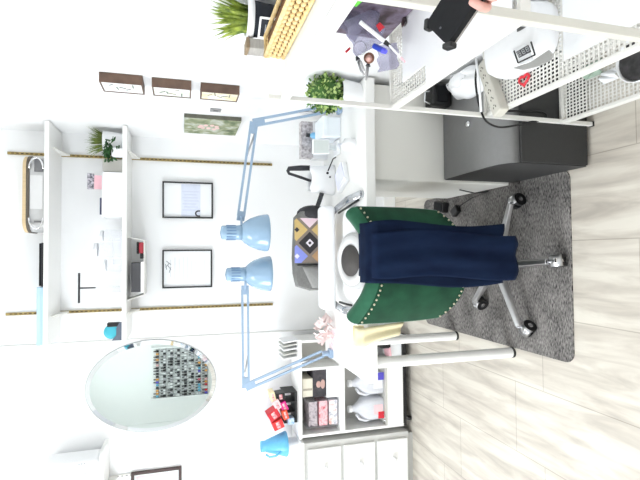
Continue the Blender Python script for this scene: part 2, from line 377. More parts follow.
b.box(x0, x1, y0, y0+.004, zl, zl+h).box(x0, x1, y1-.004, y1, zl, zl+h).box(x0, x0+.004, y0, y1, zl, zl+h).box(x1-.004, x1, y0, y1, zl, zl+h).box(x0, x1, y0, y1, zl, zl+.004)
b.build('body', wplas, t, bevel=.0015)
MB().tube([(x0-.002, y0-.002, zl+h), (x1+.002, y0-.002, zl+h), (x1+.002, y1+.002, zl+h), (x0-.002, y1+.002, zl+h), (x0-.002, y0-.002, zl+h)], .004, 6).build('rim', wplas, t)
t = thing('card_packet', 'pink card packet with a black and white strip sticking out of the white bin', 'card', (.43, 3.0, zl+.01))
MB().rbox((.43, 3.02, zl+.085), 0, (.04, .008, .078)).build('packet', pink, t, bevel=.002)
b = MB().rbox((.435, 3.02, zl+.182), 0, (.046, .007, .018)); b.build('strip', M('packet_strip', (60, 60, 70), .5, rgb2=(210, 205, 215), scale=90), t, bevel=.001)
tag(MB().box(.24, .34, 3.04, 3.05, zl+.006, zl+.13).build('folder', M('pale_green_card', (232, 242, 230), .7)), 'pale card sheet in the white bin behind the pink packet', 'card')
t = thing('navy_card', 'dark navy card standing in the white bin', 'card', (.287, 2.99, zl+.01))
MB().box(.238, .336, 2.985, 2.993, zl+.006, zl+.128).build('card', navyc, t, bevel=.001)
# acrylic stands and jars
def jar(x, y, r, h, lab, name='acrylic_jar', cat='jar'):
    t = thing(name, lab, cat, (x, y, zl), 'clear acrylic pieces on the lower shelf')
    MB().lathe([(r*.9, 0), (r, .01), (r, h*.8), (r*.85, h*.86), (r*.85, h*.9)], (x, y, zl), 20).build('body', clear, t)
    MB().lathe([(r*.9, h*.9), (r*.9, h), (r*.3, h), (r*.3, h*1.06)], (x, y, zl), 20).build('lid', M('frosted_lid', (226, 228, 232), .3, var=.03), t)
jar(.115, 2.98, .035, .12, 'clear acrylic jar closest to the white bin on the lower shelf')
jar(.035, 3.0, .045, .155, 'wide tall clear acrylic jar in the middle of the lower shelf')
jar(-.055, 2.97, .038, .10, 'short clear acrylic jar between the tall jar and the bracelet stand')
t = thing('display_riser', 'clear acrylic step riser in front of the acrylic jars', 'display stand', (.03, 2.94, zl))
MB().box(-.05, .10, 2.925, 2.93, zl, zl+.045).build('face', clear, t)
MB().box(-.05, .10, 2.925, 2.945, zl+.045, zl+.049).build('step', clear, t)
t = thing('bracelet_stand', 'black T-bar bracelet stand on the lower shelf', 'stand', (-.185, 3.0, zl))
MB().cyl((-.27, 3, zl+.237), (-.098, 3, zl+.237), .006).build('bar', dgreycl, t)
MB().cyl((-.185, 3, zl+.15), (-.185, 3, zl+.232), .0045).build('post', dgreycl, t)
MB().cyl((-.185, 3, zl+.008), (-.185, 3, zl+.1498), .0055).build('clear_post', clear, t)
MB().cyl((-.185, 3, zl), (-.185, 3, zl+.01), .05).build('base', wplas, t, bevel=.002)
t = thing('card_stand', 'small clear acrylic card stand beside the bracelet stand base', 'stand', (-.25, 2.95, zl))
MB().obox((-.25, 2.955, zl+.04), ((1, 0, 0), (0, .94, -.34), (0, .34, .94)), (.04, .0015, .04)).build('panel', clear, t)
MB().box(-.285, -.215, 2.93, 2.97, zl, zl+.003).build('foot', clear, t)
t = thing('tape_dispenser', 'teal tape dispenser with dark parts at the mirror end of the lower shelf', 'tape dispenser', (-.44, 3.0, zl))
MB().prism([(-.05, 0), (.05, 0), (.05, .02), (.02, .035), (-.02, .035), (-.05, .06)], (-.44, 2.97, zl), X_, Z_, Y_, .05).build('base', M('dispenser_slate', (92, 100, 116), .5, var=.1), t, bevel=.003)
MB().lathe([(.022, 0), (.04, 0), (.042, .004), (.042, .036), (.04, .04), (.022, .04)], (-.44, 2.975, zl+.062), 20, axis=(0, 1, 0)).build('tape_roll', teal, t)
MB().box(-.412, -.388, 2.972, 3.018, zl+.02, zl+.085).build('cutter', black, t, bevel=.004)
# under-shelf basket
t = thing('under_shelf_basket', 'white under-shelf basket hanging below the lower shelf', 'basket', (-.07, 3.0, 1.72))
b = MB(); zb = 1.718
b.box(-.235, .088, 2.96, 3.15, zb, zb+.005)
b.build('tray', wmetal, t, bevel=.002)
for x, sx in ((-.262, .03), (.105, -.02)):
    b = MB()
    b.prism([(0, 0), (.19, 0), (.19, .093), (0, .093)], (0, 2.96, 0), Y_, (sx*-1, 0, .093), X_, .001) if False else None
    x1_ = x+sx
    b.add([(x1_, 2.96, zb), (x1_, 3.15, zb), (x, 3.15, 1.8115), (x, 2.96, 1.8115), (x1_+.004, 2.96, zb), (x1_+.004, 3.15, zb), (x+.004, 3.15, 1.8115), (x+.004, 2.96, 1.8115)],
          [(0, 1, 2, 3), (7, 6, 5, 4), (0, 4, 5, 1), (3, 2, 6, 7), (0, 3, 7, 4), (1, 5, 6, 2)])
    b.build('side_panel', wmetal, t)
t = thing('photo_box', 'dark grey box with a white base in the under-shelf basket', 'box', (-.13, 3.0, zb+.005))
MB().box(-.215, -.042, 2.975, 3.12, zb+.022, zb+.075).build('body', M('box_charcoal', (74, 74, 78), .6, var=.08), t, bevel=.003)
MB().box(-.219, -.038, 2.97, 3.125, zb+.0055, zb+.0215).build('base', wplas, t, bevel=.002)
t = thing('hair_clipper', 'red and black clipper lying in the under-shelf basket', 'clipper', (.03, 3.0, zb+.006))
MB().box(.012, .078, 2.98, 3.02, zb+.0055, zb+.034).build('body', M('maroon_red', (166, 48, 62), .45, var=.15), t, bevel=.008)
MB().box(-.02, .012, 2.985, 3.015, zb+.008, zb+.027).build('head', black, t, bevel=.004)
MB().box(.008, .08, 2.978, 3.022, zb+.034, zb+.046).build('grip', black, t, bevel=.005)

# ------------------------------------------------------------------ framed papers
def framed(name, label, x0, x1, z0, z1, fw, fmat, drawings, group, d=.02):
    xm = (x0+x1)/2
    t = thing(name, label, 'picture', (xm, YB, z0), group)
    b = MB(); y0, y1 = YB-d, YB-.001
    b.box(x0, x1, y0, y1, z0, z0+fw).box(x0, x1, y0, y1, z1-fw, z1).box(x0, x0+fw, y0, y1, z0+fw, z1-fw).box(x1-fw, x1, y0, y1, z0+fw, z1-fw)
    b.build('frame', fmat, t, bevel=.002)
    MB().box(x0+fw, x1-fw, YB-.008, YB-.002, z0+fw, z1-fw).build('paper', paper, t)
    for nm, mb, mt in drawings: mb.build(nm, mt, t)
    return t
yy0, yy1 = YB-.0095, YB-.0081
d1 = MB().box(.31, .40, yy0, yy1, 1.335, 1.60) if False else None
x0, x1, z0, z1 = .238, .474, 1.312, 1.628
pr = MB().box(x0+.014, x1-.014, yy0, yy1, 1.392, 1.512)
pl = MB()
for k in range(7): pl.box(x0+.05+.02*k, x0+.058+.02*k, yy0-.0006, yy0, 1.40+.008*(k % 3), 1.505-.01*(k % 2))
ar = MB().tube([V((.27, yy0-.0005, 1.402))+V((.017*math.cos(a), 0, .02*math.sin(a))) for a in [PI*i/10*1.25-.4 for i in range(11)]], (.0045, .0045), 6)
framed('framed_print', 'black framed pale print with a small dark arch mark', x0, x1, z0, z1, .009, blackfr, [('print', pr, paleblue), ('print_line', pl, M('pale_line', (208, 214, 232), .7)), ('mark', ar, inkd)], 'black framed papers on the back wall')
x0, x1, z0, z1 = -.212, .034, 1.318, 1.628
ln = MB(); rr = random.Random(3)
for k in range(9):
    z = 1.575-.026*k; wd = rr.uniform(.045, .09); ln.box(-.085-wd, -.085+wd, yy0, yy1, z, z+.004)
sg = MB()
for dx, dz, a in ((0, 0, .6), (.015, .012, -.7), (.03, .004, .9), (-.015, -.004, -.3), (.005, .02, .2)):
    sg.obox((-.08+dx, YB-.009, 1.585+dz), ((math.cos(a), 0, math.sin(a)), (0, 1, 0), (-math.sin(a), 0, math.cos(a))), (.018, .0006, .0022))
framed('framed_certificate', 'black framed certificate with a grey signature and faint text lines', x0, x1, z0, z1, .009, blackfr, [('text_lines', ln, M('faint_ink', (216, 220, 224), .8)), ('signature', sg, inkg)], 'black framed papers on the back wall')
# dark frame by the slotted white rail
x0, x1, z0, z1 = -1.62, -1.345, 1.51, 1.81
framed('dark_frame', 'dark brown picture frame under the small white shelf', x0, x1, z0, z1, .018, M('dark_brown_frame', (58, 34, 30), .45, var=.25), [('print', MB().box(x0+.03, x1-.03, yy0, yy1, z0+.03, z1-.03), pinkl)], None)

# ------------------------------------------------------------------ oval mirror
mx, mz, rx, rz = -.822, 1.684, .288, .392
t = thing('oval_mirror', 'large oval frameless mirror reflecting the nail polish rack', 'mirror', (mx, YB, mz-rz))
def ring(mb, a0, b0, y0, a1, b1, y1, n=72, m=0):
    vs = [V((mx+a0*math.cos(2*PI*i/n), y0, mz+b0*math.sin(2*PI*i/n))) for i in range(n)]+[V((mx+a1*math.cos(2*PI*i/n), y1, mz+b1*math.sin(2*PI*i/n))) for i in range(n)]
    mb.add(vs, [(i, n+i, n+(i+1) % n, (i+1) % n) for i in range(n)], m, True)
n = 72
b = MB(); b.add([V((mx+(rx-.028)*math.cos(2*PI*i/n), YB-.016, mz+(rz-.028)*math.sin(2*PI*i/n))) for i in range(n)], [tuple(range(n))]); b.build('glass', mirm, t)
b = MB(); ring(b, rx-.028, rz-.028, YB-.016, rx-.003, rz-.003, YB-.007); b.build('bevelled_edge', M('bevel_mirror', (226, 230, 232), .06, 1, var=.01), t)
b = MB(); ring(b, rx-.003, rz-.003, YB-.007, rx, rz, YB-.007); ring(b, rx, rz, YB-.007, rx, rz, YB-.001); b.build('backing', M('mirror_backing', (170, 174, 174), .4, .5, var=.1), t)

# small shelf past the mirror
t = thing('small_shelf', 'small white rounded shelf under the white appliance', 'shelf', (-1.4, YB, 1.93))
MB().prism(rrect(.56, .24, .04, 6), (-1.395, YB-.122, 1.935), X_, Y_, Z_, .02).build('board', white, t, bevel=.003)
b = MB(); bracket(b, -1.36, 1.934, .18); b.build('bracket', wmetal, t)
t = MB().box(-1.368, -1.352, YB-.009, YB-.001, 1.62, 1.93)
for k in range(12): t.box(-1.363, -1.357, YB-.0098, YB-.0089, 1.63+k*.025, 1.642+k*.025, 1)
tag(t.build('slotted_rail', [wmetal, M('slot_grey', (150, 150, 150), .8)]), 'white slotted wall rail under the small white shelf', 'shelf rail')
t = thing('white_appliance', 'white boxy appliance with a pale grey panel on the small shelf', 'appliance', (-1.4, 3.06, 1.956))
MB().box(-1.62, -1.155, 2.965, 3.15, 1.956, 2.262).build('body', wplas, t, bevel=.03, seg=4)
MB().box(-1.40, -1.22, 2.961, 2.9655, 2.0, 2.10).build('panel', M('pale_grey_panel', (206, 207, 216), .4, var=.03), t, bevel=.002)
b = MB()
for k in range(3): b.box(-1.172+.0, -1.166, 2.963, 2.966, 2.03+.014*k, 2.036+.014*k)
b.build('vent', inkg, t)

# ------------------------------------------------------------------ right wall pictures
def shadowbox(zz0, zz1, y0, y1, label, seed, cols, tilt=0):
    t = thing('wooden_picture', label, 'picture', (XR, (y0+y1)/2, zz0), 'small wooden framed pictures on the side wall')
    b = MB(); xf, xb = XR-.042, XR-.001; w = .006
    b.box(xf, xb, y0, y0+w, zz0, zz1).box(xf, xb, y1-w, y1, zz0, zz1).box(xf, xb, y0+w, y1-w, zz0, zz0+w).box(xf, xb, y0+w, y1-w, zz1-w, zz1)
    b.build('frame', walnut, t, bevel=.001)
    MB().box(xf+.003, xf+.006, y0+w, y1-w, zz0+w, zz1-w).build('print', art_mat('print_%d' % seed, cols, 18, seed), t)
    pm = MB()
    rr = random.Random(seed)
    for k in range(5):
        yc = rr.uniform(y0+.03, y1-.03); zc = zz0+.03+(k+.5)*(zz1-zz0-.06)/5
        pm.obox((xf+.0022, yc, zc), ((0, math.cos(k), math.sin(k)), (0, -math.sin(k), math.cos(k)), (1, 0, 0)), (rr.uniform(.01, .02), .003, .0006))
    pm.build('print_marks', art_mat('marks_%d' % seed, [(30, 36, 40), (110, 130, 120), (170, 140, 110)], 25, seed+.5), t)
shadowbox(1.664, 1.832, 2.095, 2.222, 'topmost of the three wooden shadow-box pictures in a column', 1, [(242, 242, 240), (240, 240, 242), (234, 234, 236), (225, 205, 190)])
shadowbox(1.466, 1.628, 2.103, 2.222, 'middle wooden shadow-box picture with a dark band in its print', 2, [(242, 242, 240), (240, 240, 242), (232, 236, 220), (190, 196, 200)])
shadowbox(1.258, 1.426, 2.112, 2.222, 'bottom wooden shadow-box picture just above the grey plate', 3, [(240, 240, 238), (240, 232, 205), (235, 215, 170), (225, 225, 228)])
t = thing('switch_plate', 'small grey switch plate between the wooden pictures and the floral canvas', 'switch', (XR, 2.5, 1.31))
MB().box(XR-.006, XR-.0005, 2.475, 2.525, 1.31, 1.366).build('plate', M('grey_plate', (150, 150, 150), .5, var=.1), t, bevel=.002)
MB().box(XR-.01, XR-.0062, 2.492, 2.508, 1.325, 1.35).build('rocker', M('grey_rocker', (128, 128, 130), .4, var=.1), t, bevel=.001)
t = thing('floral_canvas', 'unframed canvas of pink flowers and green leaves on the side wall', 'painting', (XR, 2.75, 1.19))
MB().box(XR-.022, XR-.0002, 2.605, 2.93, 1.192, 1.495).build('canvas', M('canvas_edge', (104, 104, 90), .7, var=.3), t)
MB().box(XR-.0235, XR-.0222, 2.605, 2.93, 1.192, 1.495).build('painted_face', art_mat('leafy_paint', [(52, 70, 48), (104, 120, 82), (150, 156, 124), (196, 200, 190), (90, 98, 74)], 13, 8), t)
fl = MB()
for k in range(9):
    a = k*.7; fl.sph((XR-.0238, 2.77+.055*math.cos(a)*(.4+.07*k), 1.36+.05*math.sin(a)), (.0012, .024, .013), 10, rows=6)
fl.build('blossom', M('blossom_pink', (232, 200, 196), .7, var=.12), t)

# ------------------------------------------------------------------ nail polish rack on the rear wall (seen in the mirror)
t = thing('polish_rack', 'wall rack of nail polish bottles mirrored in the oval mirror', 'rack', (-1.95, YF, 1.12))
b = MB()
for x in (-2.22, -1.44): b.box(x-.008, x+.008, YF+.002, YF+.07, 1.12, 1.98)
b.build('side_panel', wplas, t)
polcols = [black, M('polish_a', (60, 60, 66), .2), M('polish_b', (236, 120, 140), .2), M('polish_c', (240, 190, 190), .2), M('polish_d', (230, 170, 90), .2), M('polish_e', (110, 190, 220), .2), M('polish_f', (200, 200, 205), .2), red, wplas, purple]
pb = MB()
for r_ in range(8):
    z = 1.13+r_*.105
    MB().box(-2.21, -1.45, YF+.001, YF+.07, z-.006, z).build('ledge', M('rack_grey', (150, 150, 152), .5), t)
    for k in range(17):
        x = -2.19+k*.0435; m_ = random.choice([0, 0, 1, 6, 6, 8]) if r_ not in (0, 1, 7) else random.choice(range(10))
        pb.cyl((x, YF+.04, z+.0005), (x, YF+.04, z+.04), .016, n=8, m=m_).cyl((x, YF+.04, z+.04), (x, YF+.04, z+.078), .009, .007, n=8, m=0 if random.random() < .7 else 8)
o = pb.build('polish_bottles', polcols); tag(o, 'nail polish bottles on the rack mirrored in the oval mirror', 'nail polish'); o['kind'] = 'stuff'

# ------------------------------------------------------------------ dresser
t = thing('dresser', 'white dresser with round knobs against the back wall', 'dresser', (-1.6, 3.05, 0))
dx0, dx1, dy0 = -2.05, -1.20, 2.925
MB().box(dx0, dx1, dy0+.02, YB-.016, .04, .768).build('body', M('dresser_gap_shade', (206, 206, 203), .45, var=.02), t, bevel=.003)  # body greyed to put shade into the gaps between drawers
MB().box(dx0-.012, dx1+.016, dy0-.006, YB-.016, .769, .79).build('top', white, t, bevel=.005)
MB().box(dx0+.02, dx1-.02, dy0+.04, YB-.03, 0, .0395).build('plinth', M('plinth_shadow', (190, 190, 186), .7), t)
for z0, z1 in ((.525, .745), (.29, .505), (.055, .27)):
    d = MB().box(dx0+.045, dx1-.035, dy0, dy0+.0195, z0, z1).build('drawer', white, t, bevel=.006)
    for kx in (dx1-.155, dx0+.165):
        MB().lathe([(.008, 0), (.007, .012), (.016, .02), (.016, .028), (.004, .034)], (kx, dy0, (z0+z1)/2), 16, axis=(0, -1, 0)).build('knob', wplas, d)

# ------------------------------------------------------------------ rolling shelf unit with jugs
ux0, ux1, uy0, uy1 = -1.165, -.55, 2.95, 3.17
t = thing('rolling_shelf_unit', 'white rolling shelf unit with jugs and magazines beside the dresser', 'shelf unit', (-.86, 3.05, 0))
for x in (ux0, -.745, ux1-.018): MB().box(x, x+.018, uy0, uy1, .07, .774).build('side_panel', white, t, bevel=.002)
MB().box(ux0-.006, ux1+.006, uy0-.006, uy1, .775, .795).build('top', white, t, bevel=.003)
MB().box(ux0+.018, ux1-.018, uy0+.002, uy1, .487, .523).build('shelf', white, t, bevel=.002)
MB().box(ux0+.018, -.745, uy0+.002, uy1-.008, .187, .2).build('shelf', greyb, t)
MB().box(ux0+.018, -.745, uy0+.001, uy0+.016, .072, .187).build('plinth', white, t, bevel=.002)
MB().box(ux0+.002, ux1-.002, uy0+.004, uy1, .046, .0698).build('bottom_board', black, t)  # coloured black so the shaded gap under the unit reads dark
MB().box(ux0+.018, ux1-.018, uy1-.006, uy1, .2, .774).build('back_panel', greyb, t)
for x in (ux0+.04, ux1-.04):
    for y in (uy0+.03, uy1-.04):
        c = MB().cyl((x-.009, y, .022), (x+.009, y, .022), .022, n=18).build('caster', black, t)
        MB().box(x-.013, x+.013, y-.014, y+.014, .036, .046).build('fork', steel, c)
def jug(x, y, z, lab, lid, tagm):
    t = thing('jug', lab, 'jug', (x, y, z), 'milky plastic jugs in the rolling shelf unit')
    w = .072
    def sect(zz, s, r): return [V((x+px, y+py, z+zz)) for px, py in rrect(2*s, 2*s*.9, r, 4)]
    rings = [sect(0, w*.9, .02), sect(.008, w, .025), sect(.10, w, .025), sect(.135, w*.9, .03), sect(.175, w*.5, .025), sect(.195, .022, .018), sect(.215, .021, .018)]
    n = len(rings[0]); b = MB(); vs = [p for r_ in rings for p in r_]
    b.add(vs, [(k*n+i, k*n+(i+1) % n, (k+1)*n+(i+1) % n, (k+1)*n+i) for k in range(len(rings)-1) for i in range(n)], 0, True)
    b.add(rings[0], [tuple(range(n))[::-1]]); b.build('body', milk, t)
    MB().cyl((x, y, z+.212), (x, y, z+.235), .0235, n=18).build('cap', lid, t, bevel=.002)
    MB().tube([(x-.028, y-.03, z+.19), (x-.055, y-.05, z+.17), (x-.068, y-.055, z+.13), (x-.06, y-.05, z+.09)], .009).build('handle', milk, t)
    MB().box(x-.03, x+.032, y-w*.9-.002, y-w*.9-.0005, z+.012, z+.075).build('sticker', tagm, t)
jug(-1.045, 3.04, .201, 'milky plastic jug with a red and white sticker nearest the dresser', wplas, pinkl)
MB().box(-1.105, -1.06, 2.972, 2.9745, .203, .245).build('sticker', redm, [o for o in COL.objects if o.name == 'jug'][0])
jug(-.875, 3.04, .201, 'milky plastic jug with a purple sticker near the desk', wplas, wplas)
MB().box(-.85, -.80, 2.972, 2.9745, .203, .25).build('sticker', purple, [o for o in COL.objects if o.name == 'jug.001'][0])
t = thing('wire_hook', 'chrome wire ring lying by the jug with the red sticker', 'ring', (-1.10, 2.972, .203))
MB().tube([(-1.105+.028*math.cos(a), 2.967+.012*math.sin(a), .206) for a in [2*PI*i/16 for i in range(17)]], .003, 6).build('ring', chrome, t)
# upper bay
t = thing('magazine_case', 'clear case stacked with three magazines in the shelf unit', 'magazine case', (-1.04, 3.0, .524))
MB().box(-1.115, -.948, 2.965, 3.12, .5235, .529).build('base', clear, t)
for x in (-1.115, -.951): MB().box(x, x+.003, 2.965, 3.12, .529, .742).build('side', clear, t)
for k, (cc) in enumerate(([(90, 84, 90), (190, 180, 185), (120, 110, 118)], [(200, 60, 80), (240, 200, 205), (220, 110, 120)], [(225, 130, 110), (235, 232, 235), (130, 132, 150)])):
    o = MB().box(-1.109, -.954, 2.975, 3.11, .532+(2-k)*.068, .532+(2-k)*.068+.056).build('magazine', art_mat('magazine_%d' % k, cc, 30, 20+k), bevel=.002)
    tag(o, ('grey bundle of magazines topmost in the clear case', 'red and pink bundle of magazines in the middle of the clear case', 'pale bundle of magazines at the bottom of the clear case')[k], 'magazines', 'magazine bundles in the clear case')
t = thing('binder_box', 'cream binder box at the top of the shelf unit', 'box', (-.86, 3.0, .71))
MB().box(-.915, -.80, 2.965, 3.12, .7005, .768).build('body', M('cream_box', (222, 216, 200), .6, var=.06), t, bevel=.002)
MB().box(-.875, -.862, 2.9635, 2.966, .705, .764).build('spine', M('spine_grey', (172, 164, 150), .6, var=.1), t)
t = thing('photo_book', 'dark photo book with a pale portrait on its side in the shelf unit', 'book', (-.83, 3.0, .61))
MB().box(-.92, -.748, 2.962, 3.12, .6105, .70).build('cover', M('book_dark', (72, 68, 74), .5, rgb2=(44, 42, 48), scale=40), t, bevel=.002)
MB().sph((-.84, 2.962, .662), (.022, .0015, .016), 12).sph((-.84, 2.962, .634), (.03, .0015, .015), 12).build('portrait', M('portrait_tone', (200, 164, 156), .6, var=.15), t)
tag(MB().box(-.93, -.748, 2.96, 3.12, .5235, .61).build('white_carton', paper, bevel=.003), 'plain white carton under the photo book in the shelf unit', 'carton')
# right column, seen between the desk legs
tag(MB().box(-.70, -.585, 2.97, 3.1, .0705, .155).build('small_carton', paper, bevel=.002), 'small white carton at the bottom of the shelf unit behind the desk legs', 'carton')
tag(MB().obox((-.61, 3.0, .195), ((1, 0, 0), (0, 1, 0), (0, 0, 1)), (.03, .05, .039)).build('black_pouch', black, bevel=.012), 'black pouch on the small white carton behind the desk legs', 'pouch')
tag(MB().obox((-.668, 3.0, .1605), ((1, 0, .15), (0, 1, 0), (-.15, 0, 1)), (.035, .05, .004)).build('pink_paper', pink), 'pink paper on the small white carton behind the desk legs', 'paper')
# top of the unit
zt = .7955
t = thing('file_rack', 'dark grey rack holding colourful nail files on the shelf unit', 'rack', (-.98, 3.03, zt))
MB().box(-1.08, -.885, 3.0, 3.14, zt, zt+.012).build('base', dgrey, t)
for x in (-1.08, -1.015, -.95, -.89): MB().box(x, x+.005, 3.0, 3.14, zt+.012, zt+.085).build('divider', dgrey, t)
def pack(x, z, w, h, rot, m, lab, y=2.99, nm='nail_file_pack'):
    t = thing(nm, lab, 'nail file pack', (x, y, z), 'colourful packs in the dark rack')
    a = V((math.cos(rot), 0, math.sin(rot))); c = V((-math.sin(rot), 0, math.cos(rot)))
    MB().obox((x, y+.03, z), (a, Y_, c), (w, .045, h)).build('pack', m, t, bevel=.003)
    MB().obox((x, y-.0155, z), (a, Y_, c), (w*.7, .0012, h*.35)).build('print', M('pack_print_'+m.name, tuple(min(255, int(255*(q**.45)*1.25)+30) for q in m.diffuse_color[:3]), .5, var=.3, scale=80) if False else M('pack_print', (244, 214, 214), .5, rgb2=(180, 60, 80), scale=60), t)
pack(-.90, .955, .03, .016, .25, M('cream_card', (236, 220, 180), .5), 'cream pack at the desk side of the rack', y=3.0)
pack(-.905, .905, .022, .028, .1, black, 'black pack below the cream pack in the rack', y=3.0)
pack(-.95, .93, .03, .022, .5, pinkl, 'pale pink pack beside the black pack in the rack')
pack(-.965, .885, .03, .02, .4, magenta, 'bright magenta pack low in the rack')
pack(-1.012, .952, .028, .036, .55, red, 'red pack standing highest in the rack', y=2.985)
pack(-1.015, .88, .03, .018, .3, orange, 'orange-red pack low in the middle of the rack', y=2.98)
pack(-1.075, .925, .028, .034, .35, M('bright_red', (232, 48, 50), .5, var=.1), 'bright red pack nearest the blue bucket', y=2.985)
tag(MB().rbox((-1.06, 3.0, .842), 0, (.02, .03, .02)).build('tip_box', M('blue_white_box', (210, 225, 236), .5, rgb2=(120, 160, 200), scale=60), bevel=.002), 'tiny pale blue box below the bright red pack', 'box')
t = thing('file_holder', 'white upright file holder with grey slats on the desk end of the shelf unit', 'file holder', (-.60, 3.0, zt))
MB().box(-.66, -.545, 2.95, 3.12, zt, zt+.012).build('base', wplas, t)
for k, x in enumerate((-.655, -.628, -.60, -.575, -.552)):
    MB().obox((x, 3.02, zt+.055), ((1, 0, .12), (0, 1, 0), (-.12, 0, 1)), (.004, .085, .046)).build('slat', M('tray_grey', (206, 206, 200), .5, var=.04) if k % 2 else wplas, t)
# dresser top
zd = .7905
t = thing('lidded_tub', 'white lidded tub holding up the blue bucket on the dresser', 'tub', (-1.245, 3.04, zd))
MB().prism(rrect(.14, .12, .025, 5), (-1.27, 3.04, zd), X_, Y_, Z_, .06, smooth=True).build('body', wplas, t)
MB().prism(rrect(.15, .13, .028, 5), (-1.27, 3.04, zd+.0605), X_, Y_, Z_, .012, smooth=True).build('lid', wplas, t)
t = thing('blue_bucket', 'translucent blue bucket standing on the white tub on the dresser', 'bucket', (-1.225, 3.02, zd+.073))
b = MB()
zz = zd+.073
b.lathe([(.075, 0), (.078, .006), (.064, .05), (.038, .13), (.034, .135), (.034, .165), (.030, .165), (.030, .13), (.06, .05), (.07, .01)], (-1.215, 3.02, zz), 24)
b.build('body', bluec, t)
MB().tube([(-1.25, 2.975, zz+.14), (-1.26, 2.955, zz+.12), (-1.255, 2.95, zz+.08), (-1.24, 2.957, zz+.05)], .007).build('handle', bluec, t)

# ------------------------------------------------------------------ the desk
ZT = .765
t = thing('manicure_table', 'long white manicure table with thick top', 'table', (.1, 2.15, 0))
MB().box(-.54, .745, 1.845, 2.46, ZT-.045, ZT).build('tabletop', white, t, bevel=.004)
for y in (1.92, 2.40):
    l = MB().cyl((-.474, y, .012), (-.474, y, ZT-.0455), .024, n=24).build('leg', white, t)
    MB().cyl((-.474, y, 0), (-.474, y, .0125), .025, n=20).build('foot', black, l)
MB().box(-.43, .30, 2.02, 2.06, ZT-.075, ZT-.0455).build('support_rail', wmetal, t)
t = thing('drawer_unit', 'tall off-white cabinet unit supporting the end of the manicure table', 'cabinet', (.5, 2.15, 0))
MB().box(.316, .735, 1.897, 2.44, .02, .718).build('body', offw, t, bevel=.003)
MB().box(.318, .733, 1.885, 1.8965, .03, .712).build('front_panel', offw, t, bevel=.003)
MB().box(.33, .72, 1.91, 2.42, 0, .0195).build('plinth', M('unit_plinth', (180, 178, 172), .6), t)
t = thing('file_cabinet', 'low dark grey file cabinet on the floor under the mesh rack', 'file cabinet', (.53, 1.66, 0))
poly = [(1.4535, .012), (1.4535, .315), (1.475, .35), (1.51, .368), (1.56, .374), (1.875, .374), (1.875, .012)]
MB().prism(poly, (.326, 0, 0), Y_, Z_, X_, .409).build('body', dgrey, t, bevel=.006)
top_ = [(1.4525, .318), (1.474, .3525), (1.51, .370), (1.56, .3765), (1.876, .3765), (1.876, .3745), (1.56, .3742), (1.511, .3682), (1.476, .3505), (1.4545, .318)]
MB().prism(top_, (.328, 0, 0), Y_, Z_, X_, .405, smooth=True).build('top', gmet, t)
MB().box(.329, .732, 1.4435, 1.453, .016, .318).build('drawer_front', dgrey, t, bevel=.004)
MB().box(.34, .73, 1.47, 1.87, 0, .0115).build('plinth', black, t)
MB().lathe([(.013, 0), (.013, .008), (.009, .012), (.003, .012)], tuple(P(469, 124, Z=.375)), 16).build('lock', chrome, t)

# ------------------------------------------------------------------ left and right arm lamps
def desk_lamp(label, base, elbow, head, side):
    base, elbow, head = V(base), V(elbow), V(head)
    t = thing('desk_lamp', label, 'lamp', base, 'light blue arm lamps on the manicure table')
    z = base.z
    MB().box(base.x-.022, base.x+.022, base.y-.026, base.y+.022, z+.0005, z+.018).cyl((base.x, base.y, z+.018), (base.x, base.y, z+.05), .014).build('clamp', lblue2, t, bevel=.003)
    def arm(p, q, nm):
        d = (q-p).normalized(); v = d.cross(Y_).normalized(); mb = MB()
        for s_ in (-1, 1):
            o = v*(.014*s_)
            mb.obox((p+q)/2+o, (d, v, d.cross(v)), ((q-p).length/2, .0054, .0054))
        a = mb.build(nm, lblue2, t)
        MB().tube([p+d*.03+v*.014, p+d*.16-v*.012], .0045, 6).build('spring', steel, a)
    lowp = base+V((0, 0, .05))
    arm(lowp, elbow, 'lower_arm'); arm(elbow, head, 'upper_arm')
    d1, d2 = (lowp-elbow).normalized(), (head-elbow).normalized()
    MB().prism([(-.004, -.02), (.05, -.018), (.05, .018), (-.004, .02)], elbow-Y_*.006, d2, d2.cross(Y_), Y_, .012).prism([(-.004, -.02), (.05, -.018), (.05, .018), (-.004, .02)], elbow-Y_*.007, d1, d1.cross(Y_), Y_, .014).build('elbow_plate', lblue2, t)
    # head hangs from the arm end, axis vertical
    hc = head+V((side*.08, -.03, 0))
    MB().obox(head, (d2, Y_, d2.cross(Y_)), (.022, .008, .018)).tube([head, head+V((side*.012, -.012, .0)), hc+V((-side*.012, 0, .0))], .006).build('head_joint', lblue2, t)
    k = MB(); prof = [(.026, .095), (.032, .09), (.034, .02), (.036, .0)]
    k.lathe([(.002, .1)]+prof+[(.03, -.002)], hc, 28); kk = k.build('socket', lblue, t)
    vn = MB()
    for j in range(14):
        a = 2*PI*j/14; vn.obox(hc+V((math.cos(a)*.0338, math.sin(a)*.0338, .05)), ((math.cos(a), math.sin(a), 0), (-math.sin(a), math.cos(a), 0), (0, 0, 1)), (.0012, .002, .022))
    vn.build('vent_slots', M('vent_blue', (92, 128, 168), .6), kk)
    s_ = MB(); out = [(.036, .0), (.05, -.012), (.068, -.04), (.081, -.075), (.087, -.105), (.088, -.118), (.0865, -.121)]
    s_.lathe(out+[(r-.003, zz) for r, zz in out[::-1]], hc, 36)
    s_.build('shade', lblue, t)
    MB().sph(hc+V((0, 0, -.06)), (.028, .028, .036), 14).build('bulb', M('bulb_white', (245, 245, 240), .3), t)
b0 = P(332, 353, Z=ZT); b0.y = min(b0.y, 2.43); b0.x = max(b0.x, -.515)
desk_lamp('light blue arm lamp clamped to the table corner by the shelf unit', b0, P(246, 387, Y=2.42), P(245, 290, Y=2.38), 1)
